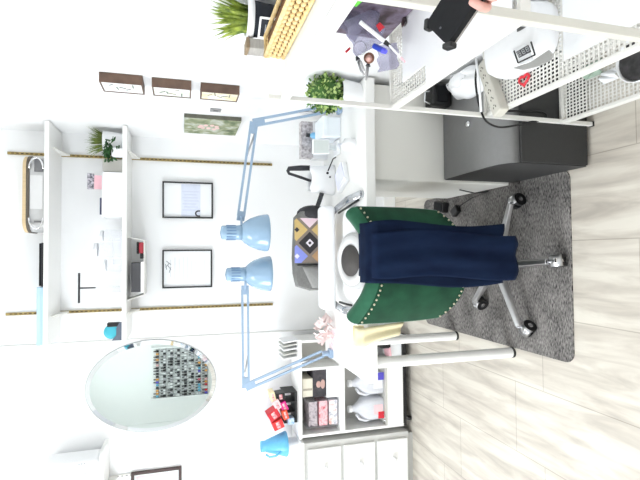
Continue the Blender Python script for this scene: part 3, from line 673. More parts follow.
desk_lamp('light blue arm lamp clamped behind the boxwood plant', (.70, 2.16, ZT), P(254, 123, Y=2.22), P(241, 216, Y=2.25), -1)

# ------------------------------------------------------------------ table-top items
# boxwood
t = thing('boxwood_plant', 'round leafy boxwood in a plain white pot on the table', 'plant', (.685, 1.915, ZT))
pc = V((.69, 1.915, ZT))
MB().lathe([(.046, 0), (.05, .005), (.06, .085), (.061, .09), (.056, .09), (.053, .075)], pc, 24).build('pot', wplas, t)
MB().cyl(pc+V((0, 0, .07)), pc+V((0, 0, .08)), .053).build('soil', soil, t)
lf = MB(); cc = V((.684, 1.92, ZT+.15)); lf.sph(cc, .068, 14, 1)
for k in range(620):
    a, u = random.uniform(0, 2*PI), random.uniform(-.98, 1); q = math.sqrt(1-u*u); d = V((q*math.cos(a), q*math.sin(a), u))
    leaf(lf, cc+d*random.uniform(.05, .082), d+V((random.uniform(-1, 1), random.uniform(-1, 1), random.uniform(-1, 1)))*.8, d+V((.1, .2, .3)), random.uniform(.014, .024), random.uniform(.010, .015), random.choice((0, 0, 1)))
lf.build('leaves', [leafy, leafg], t)
# patterned box, white box, tablet, dispensers
t = thing('patterned_box', 'flat silver patterned box on a white carton at the table back', 'box', (.6, 2.40, ZT+.078))
MB().box(.505, .695, 2.39, 2.44, ZT+.0785, ZT+.142).build('body', M('silver_pattern', (226, 220, 222), .35, .2, rgb2=(146, 138, 140), scale=70), t, bevel=.002)
tag(MB().box(.50, .70, 2.385, 2.45, ZT+.0005, ZT+.078).build('white_carton', wplas, bevel=.003), 'white carton under the silver patterned box', 'carton')
t = thing('white_canister_box', 'large pale white box on the table beneath the boxwood leaves', 'box', (.65, 2.25, ZT))
MB().box(.565, .66, 2.16, 2.30, ZT+.0005, ZT+.088).build('body', M('bluish_white', (232, 238, 244), .4, var=.02), t, bevel=.004)
MB().box(.562, .663, 2.157, 2.303, ZT+.068, ZT+.092).build('lid', M('bluish_white_lid', (236, 242, 248), .4, var=.02), t, bevel=.003)
t = thing('blue_bottle', 'small blue bottle with a black cap behind the pale white box', 'bottle', (.60, 2.35, ZT))
MB().lathe([(.016, 0), (.016, .095), (.008, .105), (.008, .11)], (.61, 2.34, ZT), 16).build('body', M('bottle_blue', (130, 196, 236), .3), t)
MB().cyl((.61, 2.34, ZT+.11), (.61, 2.34, ZT+.128), .01).build('cap', black, t)
t = thing('tablet_stand', 'grey tablet screen on a small white stand', 'tablet', (.525, 2.2, ZT))
MB().obox((.52, 2.2, ZT+.092), ((1, 0, 0), (0, .97, -.25), (0, .25, .97)), (.036, .006, .042)).build('frame', wplas, t, bevel=.004)
MB().obox((.52, 2.193, ZT+.0915), ((1, 0, 0), (0, .97, -.25), (0, .25, .97)), (.031, .0012, .036)).build('screen', M('screen_grey', (206, 212, 210), .3), t)
MB().box(.51, .53, 2.2, 2.212, ZT+.012, ZT+.06).build('neck', M('neck_grey', (214, 220, 222), .4), t)
MB().box(.485, .555, 2.17, 2.25, ZT+.0005, ZT+.012).build('base', wplas, t, bevel=.003)
t = thing('lotion_bottle', 'short white pump bottle near the table front by the tablet', 'bottle', (.48, 1.99, ZT))
MB().lathe([(.026, 0), (.028, .004), (.028, .045), (.012, .055), (.012, .062)], (.485, 1.98, ZT), 20).build('body', wplas, t)
MB().tube([(.485, 1.98, ZT+.062), (.485, 1.98, ZT+.075), (.465, 1.965, ZT+.076)], .005).build('pump', M('pump_pale', (222, 226, 236), .4), t)
# white tote with black handle
t = thing('tote_bag', 'white tote bag with a tall black strap handle on the table', 'bag', (.37, 2.30, ZT))
def tote(u, v):
    a = 2*PI*u; s_ = 1-.18*v-.05*math.sin(3*a)*v; return V((.375+.075*s_*math.copysign(abs(math.cos(a))**.6, math.cos(a)), 2.30+.05*s_*math.copysign(abs(math.sin(a))**.6, math.sin(a)), ZT+.001+.125*v+.006*math.sin(5*a)*v))
b = MB().grid(tote, 28, 8); b.build('body', wplas, t, solid=.003)
hb = P(310, 168, Y=2.3); ht = P(288, 171, Y=2.3); hl = P(311, 181, Y=2.29)
MB().tube([hb, hb+V((-.002, 0, .045)), ht+V((.012, 0, -.004)), ht, ht+V((-.012, 0, -.004)), hl+V((.014, 0, .045)), hl], [(.013, .006), (.014, .006), (.011, .006), (.009, .006), (.008, .005), (.008, .005), (.008, .005)], 8, flat=(1, 0, 0)).build('handle', dgreycl, t)
MB().tube([P(336, 157, Y=2.2), P(333, 159, Y=2.21), P(328, 171, Y=2.225)], .003, 6).build('cord', black, t)
MB().sph(P(327.5, 173, Y=2.232), .0065, 10).sph(P(330, 177, Y=2.232), .005, 10).build('snap', black, t)
t = thing('folded_napkin', 'white folded paper napkin in front of the tote bag', 'napkin', (.35, 2.1, ZT))
MB().rbox((.36, 2.12, ZT+.0105), .4, (.05, .06, .01)).build('fold', paper, t, bevel=.003)
MB().rbox((.365, 2.12, ZT+.024), .55, (.045, .05, .0025), tilt=.03).build('top_sheet', M('napkin_blue', (226, 228, 242), .8), t)
# backpack lying on its side
t = thing('backpack', 'backpack lying on its side with a geometric pattern and grey end', 'backpack', (.02, 2.36, ZT))
bx0, bx1, bz0, bz1, byf = -.19, .238, ZT+.002, ZT+.215, 2.305
def bag(u, v):
    a = 2*PI*u; ca, sa = math.cos(a), math.sin(a)
    return V((0, 0, 0))
poly = [(-.185, .04), (-.165, .0), (.2, .0), (.228, .05), (.232, .11), (.215, .165), (.185, .194), (-.02, .204), (-.10, .200), (-.165, .185), (-.185, .12)]
body = MB(); n = len(poly)
def ringp(y, s_): return [V((.03+(px-.03)*s_, y, ZT+.002+.1+(pz-.1)*s_)) for px, pz in poly]
rings = [ringp(2.30, .96), ringp(2.306, .985), ringp(2.32, 1.0), ringp(2.355, 1.0), ringp(2.375, .9)]
vs = [p for r_ in rings for p in r_]
body.add(vs, [(k*n+i, k*n+(i+1) % n, (k+1)*n+(i+1) % n, (k+1)*n+i) for k in range(4) for i in range(n)], 0, True)
body.add(rings[0], [tuple(range(n))[::-1]]); body.add(rings[-1], [tuple(range(n))]); body.build('body', greycl, t)
pat = MB()
pm = [M('bag_taupe', (140, 128, 118), .85, var=.1, scale=80), M('bag_mustard', (214, 186, 124), .85, var=.08, scale=80), M('bag_charcoal', (54, 52, 56), .85, var=.1, scale=80), M('bag_white', (232, 228, 236), .85), M('bag_periwinkle', (140, 150, 226), .85, var=.08), M('bag_pink', (236, 212, 222), .85), M('bag_tan', (186, 150, 110), .85, var=.1)]
yq = 2.2985
def poly3(pts, m, y): pat.add([V((x, y, z)) for x, z in pts], [tuple(range(len(pts)))], m)
zc = ZT+.095; xa, xb = -.035, .188; za, zb_ = ZT+.008, ZT+.178
def dia(cx, cz, w, h, m, y):
    pts = [(cx-w, cz), (cx, cz-h), (cx+w, cz), (cx, cz+h)]
    for lo, hi, ax in ((xa, xb, 0), (za, zb_, 1)):            # clip to the panel
        for lim, sg in ((lo, 1), (hi, -1)):
            out = []
            for i, p in enumerate(pts):
                q = pts[(i+1) % len(pts)]; dp, dq = (p[ax]-lim)*sg, (q[ax]-lim)*sg
                if dp >= 0: out.append(p)
                if dp*dq < 0: f = dp/(dp-dq); out.append((p[0]+(q[0]-p[0])*f, p[1]+(q[1]-p[1])*f))
            pts = out
            if len(pts) < 3: return
    poly3(pts, m, y)
za, zb_ = ZT+.008, ZT+.203
xa, xb = -.045, .180
poly3([(xa, za), (xb, za), (xb, zb_-.006), (xa, zb_)], 0, yq)
cz0 = ZT+.125; cx0 = .055
for cx_, cz_, m in ((cx0+.066, cz0+.068, 1), (cx0+.066, cz0-.068, 1), (cx0-.066, cz0+.068, 4), (cx0-.066, cz0-.068, 6), (cx0+.132, cz0, 5)):
    dia(cx_, cz_, .056, .058, m, yq-.001)
    dia(cx_, cz_-.002, .013, .013, 2 if m in (1, 6) else 3, yq-.0022)
dia(cx0, cz0, .056, .058, 2, yq-.0012); dia(cx0, cz0, .021, .021, 3, yq-.0022); dia(cx0, cz0, .009, .009, 2, yq-.003)
o = pat.build('pattern_panel', pm, t, solid=.0012)
MB().tube([(-.055, 2.2965, ZT+.012), (-.053, 2.297, ZT+.10), (-.055, 2.298, ZT+.19)], .004, 6).build('zip', black, t)
MB().grid(lambda u, v: V((-.065-.105*u, 2.294-.012*math.sin(PI*u)*math.sin(PI*v), ZT+.02+(.145-.05*u)*v)), 8, 8).build('front_pocket', M('grey_pocket', (150, 150, 148), .85, var=.1, scale=80), t, solid=.006)
MB().sph((.205, 2.345, ZT+.095), (.045, .062, .084), 16).build('end_cap', dgreycl, t)
s0 = P(318, 211, Y=2.33); s1 = P(319, 202, Y=2.28); s2 = P(322, 193, Y=2.26)
MB().tube([s0, (s0+s1)/2+V((0, 0, .006)), s1, s2], [(.012, .004)]*4, 8, flat=(0, 0, 1)).build('shoulder_strap', dgreycl, t)
# armrest
t = thing('hand_rest', 'padded white hand rest with bent chrome legs on the table', 'hand rest', (0, 2.15, ZT))
MB().box(-.262, .226, 2.11, 2.20, ZT+.046, ZT+.115).build('pad', wplas, t, bevel=.02, seg=4)
for q, f, sx in ((.20, P(361, 194, Z=ZT+.008), 1), (-.235, P(354, 311, Z=ZT+.008), -1)):
    MB().tube([(q, 2.15, ZT+.046), (q+sx*.012, 2.12, ZT+.04), ((q+f.x)/2+sx*.012, (2.12+f.y)/2, ZT+.034), (f.x, f.y, ZT+.008)], [(.017, .008)]*4, 10, flat=(1, 0, 0)).cyl((f.x, f.y, ZT+.0005), (f.x, f.y, ZT+.01), .016).build('leg', M('leg_chrome', (186, 188, 192), .14, 1, var=.05), t)
    MB().tube([(q-sx*.008, 2.12, ZT+.03), ((q+f.x)/2-sx*.014, (2.12+f.y)/2, ZT+.02), (f.x-sx*.022, f.y+.03, ZT+.008)], .005, 6).build('strut', black, t)
# dust collector
t = thing('dust_collector', 'rounded white nail dust collector with a dark round fan', 'dust collector', (0, 1.98, ZT))
dc = V((-.03, 1.900, ZT+.026)); nrm = V((0, -.24, .97)).normalized(); up = V((0, .87, .5))
MB().prism(rrect(.40, .17, .06, 6), (-.0, 1.99, ZT+.0005), X_, Y_, Z_, .025, smooth=True).build('body', wplas, t, bevel=.006)
hood = MB().lathe([(.116, -.012), (.12, -.004), (.12, .012), (.110, .02)], dc+nrm*.008, 40, axis=nrm); hood.build('housing', M('hood_grey', (186, 186, 186), .35, var=.03), t)
MB().lathe([(.070, .019), (.074, .026), (.10, .026), (.107, .019)], dc+nrm*.0085, 40, axis=nrm).build('ring', M('ring_grey', (216, 216, 216), .35, var=.02), t)
MB().lathe([(.0, .0), (.066, .0), (.066, .012), (.0, .016)], dc+nrm*.022, 32, axis=nrm).build('fan_grille', M('fan_dark', (74, 70, 68), .6, var=.2, scale=200), t)
# tissue, printed card, towel
t = thing('pink_tissue', 'crumpled pale pink tissue at the table back corner', 'tissue', (-.40, 2.35, ZT))
b = MB(); rr = random.Random(5)
for k in range(9):
    a = k*.7; c = V((-.385+.03*math.cos(a), 2.33+.03*math.sin(a), ZT+.012)); 
    b.grid(lambda u, v, a=a, c=c: c+V((math.cos(a)*.04*u+.015*math.sin(6*v), math.sin(a)*.04*u+.015*math.cos(5*v+a), .075*v*(1-.3*u)+.008*math.sin(8*u))), 5, 5)
b.build('folds', M('pale_pink_tissue', (252, 234, 232), .9, var=.05), t)
t = thing('printed_card', 'small white card printed with pink hearts beside the pink tissue', 'card', (-.42, 2.12, ZT))
cc_ = P(333, 340, Z=ZT+.001)
MB().rbox((cc_.x, cc_.y, ZT+.0015), .35, (.05, .07, .001)).build('sheet', M('card_pinkish', (252, 236, 240), .7), t)
b = MB()
for k in range(10): b.rbox((cc_.x+random.uniform(-.035, .035), cc_.y+random.uniform(-.05, .05), ZT+.0031), random.uniform(0, 3), (.008, .004, .0005))
b.build('print', pink, t)
t = thing('cream_towel', 'rolled cream towel hanging over the table front edge', 'towel', (-.34, 1.84, .6))
def tow(u, v):
    prof = [(1.90, .792), (1.865, .812), (1.84, .812), (1.826, .79), (1.824, .76), (1.826, .70), (1.83, .61)]
    k = v*6; i = min(int(k), 5); f = k-i; y = prof[i][0]*(1-f)+prof[i+1][0]*f; z = prof[i][1]*(1-f)+prof[i+1][1]*f
    taper = max(0, (v-.45)/.55); x = -.388+(.08+.06*taper*.3)*u+.045*taper*(1-u)
    return V((x, y-.006*math.sin(9*u)*v, z+.02*taper*(1-u)))
MB().grid(tow, 8, 24).build('hanging_cloth', cream, t, solid=.006)
MB().tube([(-.386, 1.885, ZT+.026), (-.305, 1.885, ZT+.026)], .0235, 14).build('roll', M('cream_roll', (240, 224, 178), .85, var=.06, scale=40), t)

# ------------------------------------------------------------------ floor mat, adapters
t = MB().prism(rrect(.785, 1.2, .045, 6), (-.056, 2.147, .0005), X_, Y_, Z_, .006)
tag(t.build('chair_mat', mat_mat(), bevel=.002), 'grey woven mat under the green swivel chair', 'mat')
t = thing('foot_pedal', 'black foot pedal on the mat near the off-white cabinet', 'foot pedal', (.25, 2.5, .007))
pa = P(442, 207, Z=.02)
MB().rbox((pa.x, pa.y, .028), -.2, (.03, .055, .02)).build('body', black, t, bevel=.006)
MB().rbox((pa.x, pa.y-.005, .052), -.2, (.025, .04, .003)).build('treadle', blackm, t, bevel=.001)
t = thing('power_adapter', 'small black power adapter on the mat with a cord', 'adapter', (.24, 2.4, .007))
pb_ = P(456, 211, Z=.02)
MB().rbox((pb_.x, pb_.y, .022), .5, (.022, .03, .0145)).build('brick', black, t, bevel=.004)
q1, q2 = P(470, 196, Z=.03), P(482, 186, Z=.04)
MB().tube([(pb_.x+.02, pb_.y-.02, .018), (q1.x-.01, q1.y, .02), (q2.x-.03, q2.y-.02, .02), (.304, 2.10, .07), (.307, 2.03, .2)], .003, 6).build('cord', black, t)

# ------------------------------------------------------------------ swivel chair
cx, cy = -.06, 1.885
t = thing('swivel_chair', 'green velvet swivel chair with nailhead trim and chrome star base', 'chair', (cx, cy, .007))
xc, hw = -.045, .226
def bk(u, v, off):
    uu = 2*u-1; ztop = .806+.050*uu*uu; zbot = .438+.062*abs(uu)**4
    corner = 1-.10*max(0, abs(uu)-.2)*(1-v)**3*0
    z = zbot+(ztop-zbot)*v
    x = xc+hw*uu*(1-.04*(1-v)**4)
    y = 1.612+.115*uu*uu-.01*v+.02*math.sin(PI*v)*(1-uu*uu)*-.6
    nx = -2*.115*uu/hw; nl = math.hypot(nx, 1)
    return V((x+off*nx/nl, y+off/nl, z))
b = MB().grid(lambda u, v: bk(u, v, 0), 24, 14)
b.build('backrest_outer', green, t)
rim = MB()
def rimf(u, v):       # roll over the top, from the back shell to the padded inside
    a = PI*v; p = bk(u, 1, 0); q = bk(u, 1, .07); m_ = (p+q)/2; r = (q-p)/2
    return m_-r*math.cos(a)+Z_*(.036*math.sin(a))
rim.grid(rimf, 24, 8)
rim.grid(lambda u, v: bk(u, 1-v, .07), 24, 10)
def side(u0):
    def f(u, v):
        p, q = bk(u0, v, 0), bk(u0, v, .07); m_ = (p+q)/2; r = (q-p)/2; s_ = 1 if u0 > .5 else -1
        return m_-r*math.cos(PI*u)+X_*s_*.012*math.sin(PI*u)
    return f
rim.grid(side(0), 6, 14); rim.grid(side(1), 6, 14)
rim.grid(lambda u, v: bk(u, 0, .07*v), 24, 2)
rim.build('backrest_pad', greenr, t)
for v0 in (.972, .03):
    nh = MB()
    for k in range(25): nh.sph(bk(.02+.96*k/24, v0, -.002), (.0045, .0035, .0045), 8, rows=6)
    nh.build('nailhead_row', nailm, t)
def cushion(x, y, z0, z1, w, d): 
    return MB().prism(rrect(w, d, .09, 8), (x, y, z0), X_, Y_, Z_, z1-z0, smooth=True)
cushion(xc, 1.90, .455, .535, .38, .42).build('seat', green, t, bevel=.025, seg=4)
MB().box(cx-.11, cx+.11, 1.80, 1.98, .425, .4545).build('mechanism', black, t, bevel=.008)
MB().tube([(cx, 1.82, .435), (cx, 1.69, .43), (cx, 1.66, .47), (cx, 1.655, .60)], (.03, .008), 10, flat=(1, 0, 0)).build('back_bracket', black, t)
MB().cyl((cx, cy, .10), (cx, cy, .26), .025, n=20).build('gas_column', black, t)
MB().cyl((cx, cy, .26), (cx, cy, .43), .015, n=16).build('piston', chrome, t)
MB().lathe([(.03, .065), (.04, .075), (.04, .12), (.028, .135)], (cx, cy, 0), 24).build('hub', chrome, t)
for k in range(5):
    a = math.radians(-86+72*k); d = V((math.cos(a), math.sin(a), 0)); e = V((cx, cy, 0))+d*.290
    sd = V((-d.y, d.x, 0))
    p0 = V((cx, cy, .105))+d*.03; p1 = e+Z_*.078
    arm = MB(); w0, w1 = .021, .014; h0, h1 = .016, .009
    vs = []
    for p, w_, h_ in ((p0, w0, h0), (p1, w1, h1)): vs += [p+sd*w_-Z_*h_, p-sd*w_-Z_*h_, p-sd*w_*.75+Z_*h_, p+sd*w_*.75+Z_*h_]
    arm.add(vs, [(0, 1, 2, 3), (7, 6, 5, 4), (0, 4, 5, 1), (1, 5, 6, 2), (2, 6, 7, 3), (3, 7, 4, 0)])
    arm.build('base_arm', steel, t, bevel=.004)
    f = math.radians((-80, 20, 60, 150, 225)[k]); fd = V((math.cos(f), math.sin(f), 0)); fs = V((-fd.y, fd.x, 0))
    wc = e+Z_*.037+fd*.012
    c = MB()
    for s_ in (-1, 1): c.cyl(wc+fs*(.007*s_), wc+fs*(.023*s_), .030, n=20)
    cw = c.build('caster', black, t, bevel=.003)
    MB().grid(lambda u, v: wc+fs*(.024*(2*u-1))+(fd*math.cos(PI*(.08+.6*v))+Z_*math.sin(PI*(.08+.6*v)))*.0325, 2, 10).build('hood', steel, cw, solid=.002)
    MB().obox(wc+Z_*.012, (fs, fd, Z_), (.0075, .022, .018)).cyl(e+Z_*.05, e+Z_*.085, .0065, n=10).lathe([(.011, .0), (.011, .001)], wc+fs*.0235, 14, axis=fs).lathe([(.011, .0), (.011, .001)], wc-fs*.0235, 14, axis=-fs).build('fork', chrome, cw)

# navy trousers draped over the back
t = thing('navy_trousers', 'folded navy trousers draped over the back of the green chair', 'trousers', (0, 1.58, .25))
path = [(1.712, .62), (1.708, .73), (1.703, .81), (1.688, .850), (1.655, .862), (1.615, .855), (1.588, .83), (1.583, .77), (1.582, .60), (1.581, .44), (1.584, .34), (1.588, .245)]
def drape(x0, x1, y_off, zend, amp, ph):
    def f(u, v):
        k = v*(len(path)-1); i = min(int(k), len(path)-2); q = k-i
        y = path[i][0]*(1-q)+path[i+1][0]*q; z = path[i][1]*(1-q)+path[i+1][1]*q
        back = max(0, min(1, (v-.45)/.2))
        if v > .6:
            s_ = (.83-z)/(.83-.245); z = .83-s_*(.83-zend)
        x = x0+(x1-x0)*u+(.012*math.sin(z*9+ph))*back+(-.012*back*(1-u))
        sgn = -1 if v > .5 else 1
        w_ = amp*(math.sin(u*9+ph)*.6+math.sin(u*17+z*4+ph)*.4)*back
        return V((x, y+sgn*y_off+w_+.02*((u-.5)**2)*(1 if v > .5 else 1), z+(.006*math.sin(u*11+ph) if v > .95 else 0)))
    return f
MB().grid(drape(-.108, .112, .002, .292, .004, .5), 26, 66).build('inner_leg', navy, t, solid=.008)
MB().grid(drape(-.085, .075, .014, .243, .0045, 2.1), 24, 66).build('outer_leg', M('navy_cloth_face', (21, 35, 61), .85, rgb2=(12, 23, 47), scale=20, stretch=(1, 1, .3), sheen=.03, spec=.08), t, solid=.008)
MB().grid(lambda u, v: V((-.10+.2*u, 1.716+.004*math.sin(8*u), .60+.05*v)), 12, 3).build('waistband', navy, t, solid=.012)

# ------------------------------------------------------------------ white mesh rack
RX0, RX1, RY0, RY1 = .478, .745, .812, 1.442
t = thing('mesh_rack', 'white metal rack with perforated shelves along the side wall', 'rack', (.61, 1.05, 0))
for x, y, pw in ((RX0+.007, RY1-.007, .0075), (RX1-.007, RY1-.007, .0075), (RX0+.004, RY0-.004, .0105), (RX1-.01, RY0-.004, .0105)):
    p = MB().box(x-pw, x+pw, y-pw, y+pw, .006, 1.25).build('post', wmetal if pw < .01 else M('post_beige', (214, 212, 203), .5, var=.03), t, bevel=.002)
    MB().box(x-.009, x+.009, y-.009, y+.009, 0, .0065).build('foot_cap', dgrey, p)
b = MB()
for z in (.50, .55, .60, .66, .98, 1.03): b.box(RX0+.0145, RX0+.0152, RY0-.004, RY0+.004, z, z+.03)
b.build('post_slots', black, t)
for z, mesh in ((.135, 1), (.462, 1), (.825, 1), (1.195, 0)):
    f = MB(); h = .013
    f.box(RX0, RX0+.012, RY0-.01, RY1, z-h, z+h).box(RX1-.012, RX1, RY0-.01, RY1, z-h, z+h).box(RX0+.012, RX1-.012, RY1-.012, RY1, z-h, z+h).box(RX0+.012, RX1-.012, RY0-.01, RY0+.002, z-h, z+h)
    s_ = f.build('shelf', wmetal, t, bevel=.002)
    g = MB()
    if mesh:
        nx, ny = 20, 42
        for k in range(1, nx): x = RX0+.012+k*(RX1-RX0-.024)/nx; g.box(x-.0023, x+.0023, RY0, RY1-.01, z+.004, z+.0055)
        for k in range(1, ny): y = RY0+k*(RY1-RY0)/ny; g.box(RX0+.01, RX1-.01, y-.0027, y+.0027, z+.0056, z+.007)
    else:
        g.box(RX0, RX1, RY0-.01, RY1, z+.0131, z+.0148)
    g.build('mesh' if mesh else 'panel', wmetal, s_)
# top shelf load
zt = 1.21
tag(MB().box(.50, .615, .87, 1.285, zt+.0005, zt+.012).build('flat_card', paper, bevel=.003), 'flat white card under the woven tray on the rack top', 'card')
t = thing('woven_tray', 'straw-coloured woven tray lying along the rack top', 'basket', (.58, 1.1, zt+.013))
wx0, wx1, wyy0, wyy1, z0 = .55, .61, .88, 1.30, zt+.0133
wl = MB().box(wx0+.006, wx1-.006, wyy0+.006, wyy1-.006, z0+.001, z0+.05); wl.build('lining', strawd, t)
wv = MB(); rows = 4; rh = .0135
for r_ in range(rows):
    z = z0+.006+r_*rh
    ny = 20
    for k in range(ny):
        y = wyy0+(k+.5+(.5 if r_ % 2 else 0))*(wyy1-wyy0)/ny
        wv.sph((wx0+.005, y, z), (.0058, .0096, .0066), 8, rows=6)
    for k in range(4):
        x = wx0+(k+.5+(.5 if r_ % 2 else 0))*(wx1-wx0)/4.5
        wv.sph((x, wyy1-.004, z), (.0088, .0055, .0072), 8, rows=6)
wv.build('weave', straw, t)
rim_ = MB().tube([(wx0+.003, wyy0, z0+.056), (wx0+.003, wyy1-.003, z0+.056), (wx1-.003, wyy1-.003, z0+.056), (wx1-.003, wyy0, z0+.056)], .006, 8); rim_.build('rim', straw, t)
rim2 = MB().tube([(wx0+.003, wyy0, z0+.005), (wx0+.003, wyy1-.003, z0+.005)], .0048, 8); rim2.build('base_coil', straw, t)
pc = V((.697, 1.385, zt))
t = thing('chalkboard_planter', 'black planter with a chalkboard label and white rim on the rack top', 'plant', pc)
MB().lathe([(.040, 0), (.044, .003), (.050, .085), (.051, .092)], pc, 28).build('pot', chalk, t)
MB().lathe([(.050, .092), (.055, .092), (.056, .112), (.05, .112), (.047, .1)], pc, 28).build('rim', wplas, t)
MB().cyl(pc+Z_*.093, pc+Z_*.1, .0465).build('soil', soil, t)
sgn = V((-.75, -.66, 0)).normalized(); sd = V((-sgn.y, sgn.x, 0)); lc = pc+sgn*.0515+Z_*.048
b = MB()
for dx, dz, w_, h_ in ((0, .029, .03, .0028), (0, -.029, .03, .0028), (.0285, 0, .0028, .03), (-.0285, 0, .0028, .03)):
    b.obox(lc+sd*dx+Z_*dz, (sd, sgn, Z_), (w_, .0015, h_))
b.build('label_border', wplas, t)
b = MB()
for k in range(4): b.obox(lc+Z_*(.012-.009*k)-sd*.002, (sd, sgn, Z_), (.012-.002*(k % 2), .001, .0014))
b.build('label_scribble', M('chalk_mark', (150, 156, 165), .8), t)
MB().obox(lc-sgn*.001, (sd, sgn, Z_), (.031, .0008, .032)).build('label', chalk, t)
blades(pc+Z_*.098, 90, .12, .4, .036, .011, lean=(-.02, 0)).build('blades', M('aloe_leaf', (182, 200, 88), .5, rgb2=(84, 112, 46), scale=40), t)
t = thing('wood_block', 'small grey and tan wooden block beside the chalkboard planter', 'block', (.625, 1.40, zt))
MB().box(.606, .636, 1.375, 1.43, zt+.0005, zt+.102).build('block', M('grey_wood', (176, 172, 166), .7, var=.2, stretch=(1, 1, 6)), t, bevel=.002)
MB().box(.605, .637, 1.374, 1.431, zt+.1025, zt+.112).build('cap', M('tan_cap', (150, 130, 104), .7, var=.2), t, bevel=.001)

# shelf z=.825 load : tools pile, handled bin
z8 = .8325
t = thing('poster_card', 'dark glossy magazine sheet leaning on the wall behind clear bags', 'magazine', (.74, 1.3, z8))
MB().obox((.727, 1.335, z8+.145), ((0, 1, 0), (.03, 0, 1), (1, 0, -.03)), (.125, .132, .002)).build('sheet', art_mat('dark_magazine', [(34, 26, 30), (74, 58, 62), (120, 108, 124), (60, 20, 30), (140, 122, 132)], 14, 4), t)
MB().obox((.7243, 1.41, z8+.215), ((0, 1, .3), (.03, 0, 1), (1, 0, -.03)), (.035, .02, .0006)).build('skin_patch', M('photo_skin', (232, 200, 170), .5), t)
MB().obox((.7243, 1.27, z8+.09), ((0, 1, 0), (.03, 0, 1), (1, 0, -.03)), (.035, .07, .0006)).build('print_patch', maroon, t)
def clearbag(name, label, c, ax, ay, h, mat, seed):
    rr = random.Random(seed); c, ax, ay = V(c), V(ax).normalized(), V(ay).normalized(); nz = ax.cross(ay)
    ph = [rr.uniform(0, 6) for _ in range(4)]
    def f(s_):
        def g(u, v):
            a, b_ = 2*u-1, 2*v-1; puff = (1-a**4)*(1-b_**4)
            return c+ax*(a*h[0])+ay*(b_*h[1])+nz*(s_*h[2]*puff*(1+.35*math.sin(5*a+ph[0])*math.sin(6*b_+ph[1]))+.006*math.sin(7*a+ph[2]))
        return g
    o = MB().grid(f(1), 12, 12).grid(f(-1), 12, 12).build(name, mat); return tag(o, label, 'bag', 'clear plastic bags on the rack')
p1 = P(352, 18, Y=1.33); p2 = P(366, 32, Y=1.30); p3 = P(388, 58, Y=1.30)
clearbag('clear_bag', 'crumpled clear bag at the top of the tool heap', p1, (.35, -.5, .75), (.8, .1, -.45), (.05, .055, .014), bagc, 1)
clearbag('clear_bag', 'clear bag of lilac tint across the middle of the tool heap', p2, (.5, -.5, .45), (.55, .3, -.8), (.055, .075, .012), bagc, 2)
clearbag('clear_bag', 'clear bag folded at the bottom of the tool heap', p3, (.5, -.6, .3), (.3, .2, -.9), (.045, .04, .010), bagc, 3)
def stick(name, label, cat, a, b, r, m, tipm=None, capm=None, cl=.25):
    a, b = V(a), V(b); t = thing(name, label, cat, (a+b)/2); q = a+(b-a)*(1-cl)
    MB().cyl(a, q, r, n=10).build('barrel', m, t)
    MB().cyl(q, b, r*1.12, r*.8, n=10).build('cap', capm or m, t)
stick('marker_pen', 'white marker pen with a black end lying over the clear bags', 'pen', P(360, 22, Y=1.24), P(390, 46, Y=1.22), .006, wplas, capm=black, cl=.18)
stick('blue_tube', 'bright blue tube low in the tool heap', 'tube', P(374, 46, Y=1.25), P(386, 52, Y=1.22), .008, bluep, capm=M('blue_cap', (90, 90, 220), .3))
stick('red_bottle', 'red capped small bottle in the tool heap', 'bottle', P(384, 32, Y=1.26), P(378, 24, Y=1.26), .009, bagc, capm=redm, cl=.7)
stick('white_swab', 'thin white swab stick with a pink tip pointing out of the heap', 'swab', P(388, 44, Y=1.22), P(405, 62, Y=1.2), .003, wplas, capm=pink, cl=.25)
stick('green_cap_tube', 'lime green capped tube at the top of the tool heap', 'tube', P(352, 6, Y=1.25), P(364, -3, Y=1.22), .008, bagc, capm=M('lime', (110, 226, 70), .4), cl=.8)
stick('red_clip', 'tiny red clip against the white behind the boxwood', 'clip', P(346, 52, Y=1.36), P(350, 48, Y=1.36), .0035, redm)
t = thing('key_ring', 'thin wire key ring hanging by the tool heap', 'ring', P(360, 48, Y=1.32))
c = P(360, 48, Y=1.32); MB().tube([c+CR*(.021*math.cos(a))+CD*(.019*math.sin(a)) for a in [2*PI*i/24 for i in range(25)]], .0012, 6).build('ring', steel, t)
t = thing('brown_compact', 'brown and copper round compact at the foot of the tool heap', 'compact', P(370, 57, Y=1.31))
c = P(369, 58, Y=1.31); MB().lathe([(.0, -.006), (.015, -.006), (.0165, 0), (.015, .006), (0, .006)], c, 20, axis=(-.5, -.7, .4)).build('case', M('copper_brown', (150, 104, 84), .35, .4, rgb2=(90, 60, 50), scale=60), t)
MB().lathe([(.0, .0062), (.010, .0062), (.0, .0072)], c, 18, axis=(-.5, -.7, .4)).build('lens', M('compact_pink', (226, 180, 170), .4), t)
for k, (a_, b_, lab) in enumerate((((358, 60), (364, 73), 'steel nipper with long handles nearest the boxwood'), ((368, 66), (366, 78), 'steel nipper lying under the brown compact'))):
    t = thing('nail_nipper', lab, 'nipper', P(a_[0], a_[1], Y=1.33), 'steel nippers at the foot of the tool heap')
    a, b = P(a_[0], a_[1], Y=1.33), P(b_[0], b_[1], Y=1.33)
    for s_ in (-1, 1): MB().tube([a+CR*.004*s_, (a+b)/2+CR*.013*s_, b+CR*.006*s_], .0035, 6).build('handle', steel, t)
    MB().cyl(a+(a-b)*.28, a, .003, .008, n=10).build('jaw', M('dark_steel', (96, 96, 100), .3, .9), t)
tag(MB().box(RX0+.001, RX1-.001, RY0+.012, 1.19, z8+.0062, z8+.009).box(RX0+.055, RX1-.001, 1.19, 1.335, z8+.0062, z8+.009).build('shelf_liner', wplas), 'white liner sheet laid over the rack shelf under the phone', 'liner')
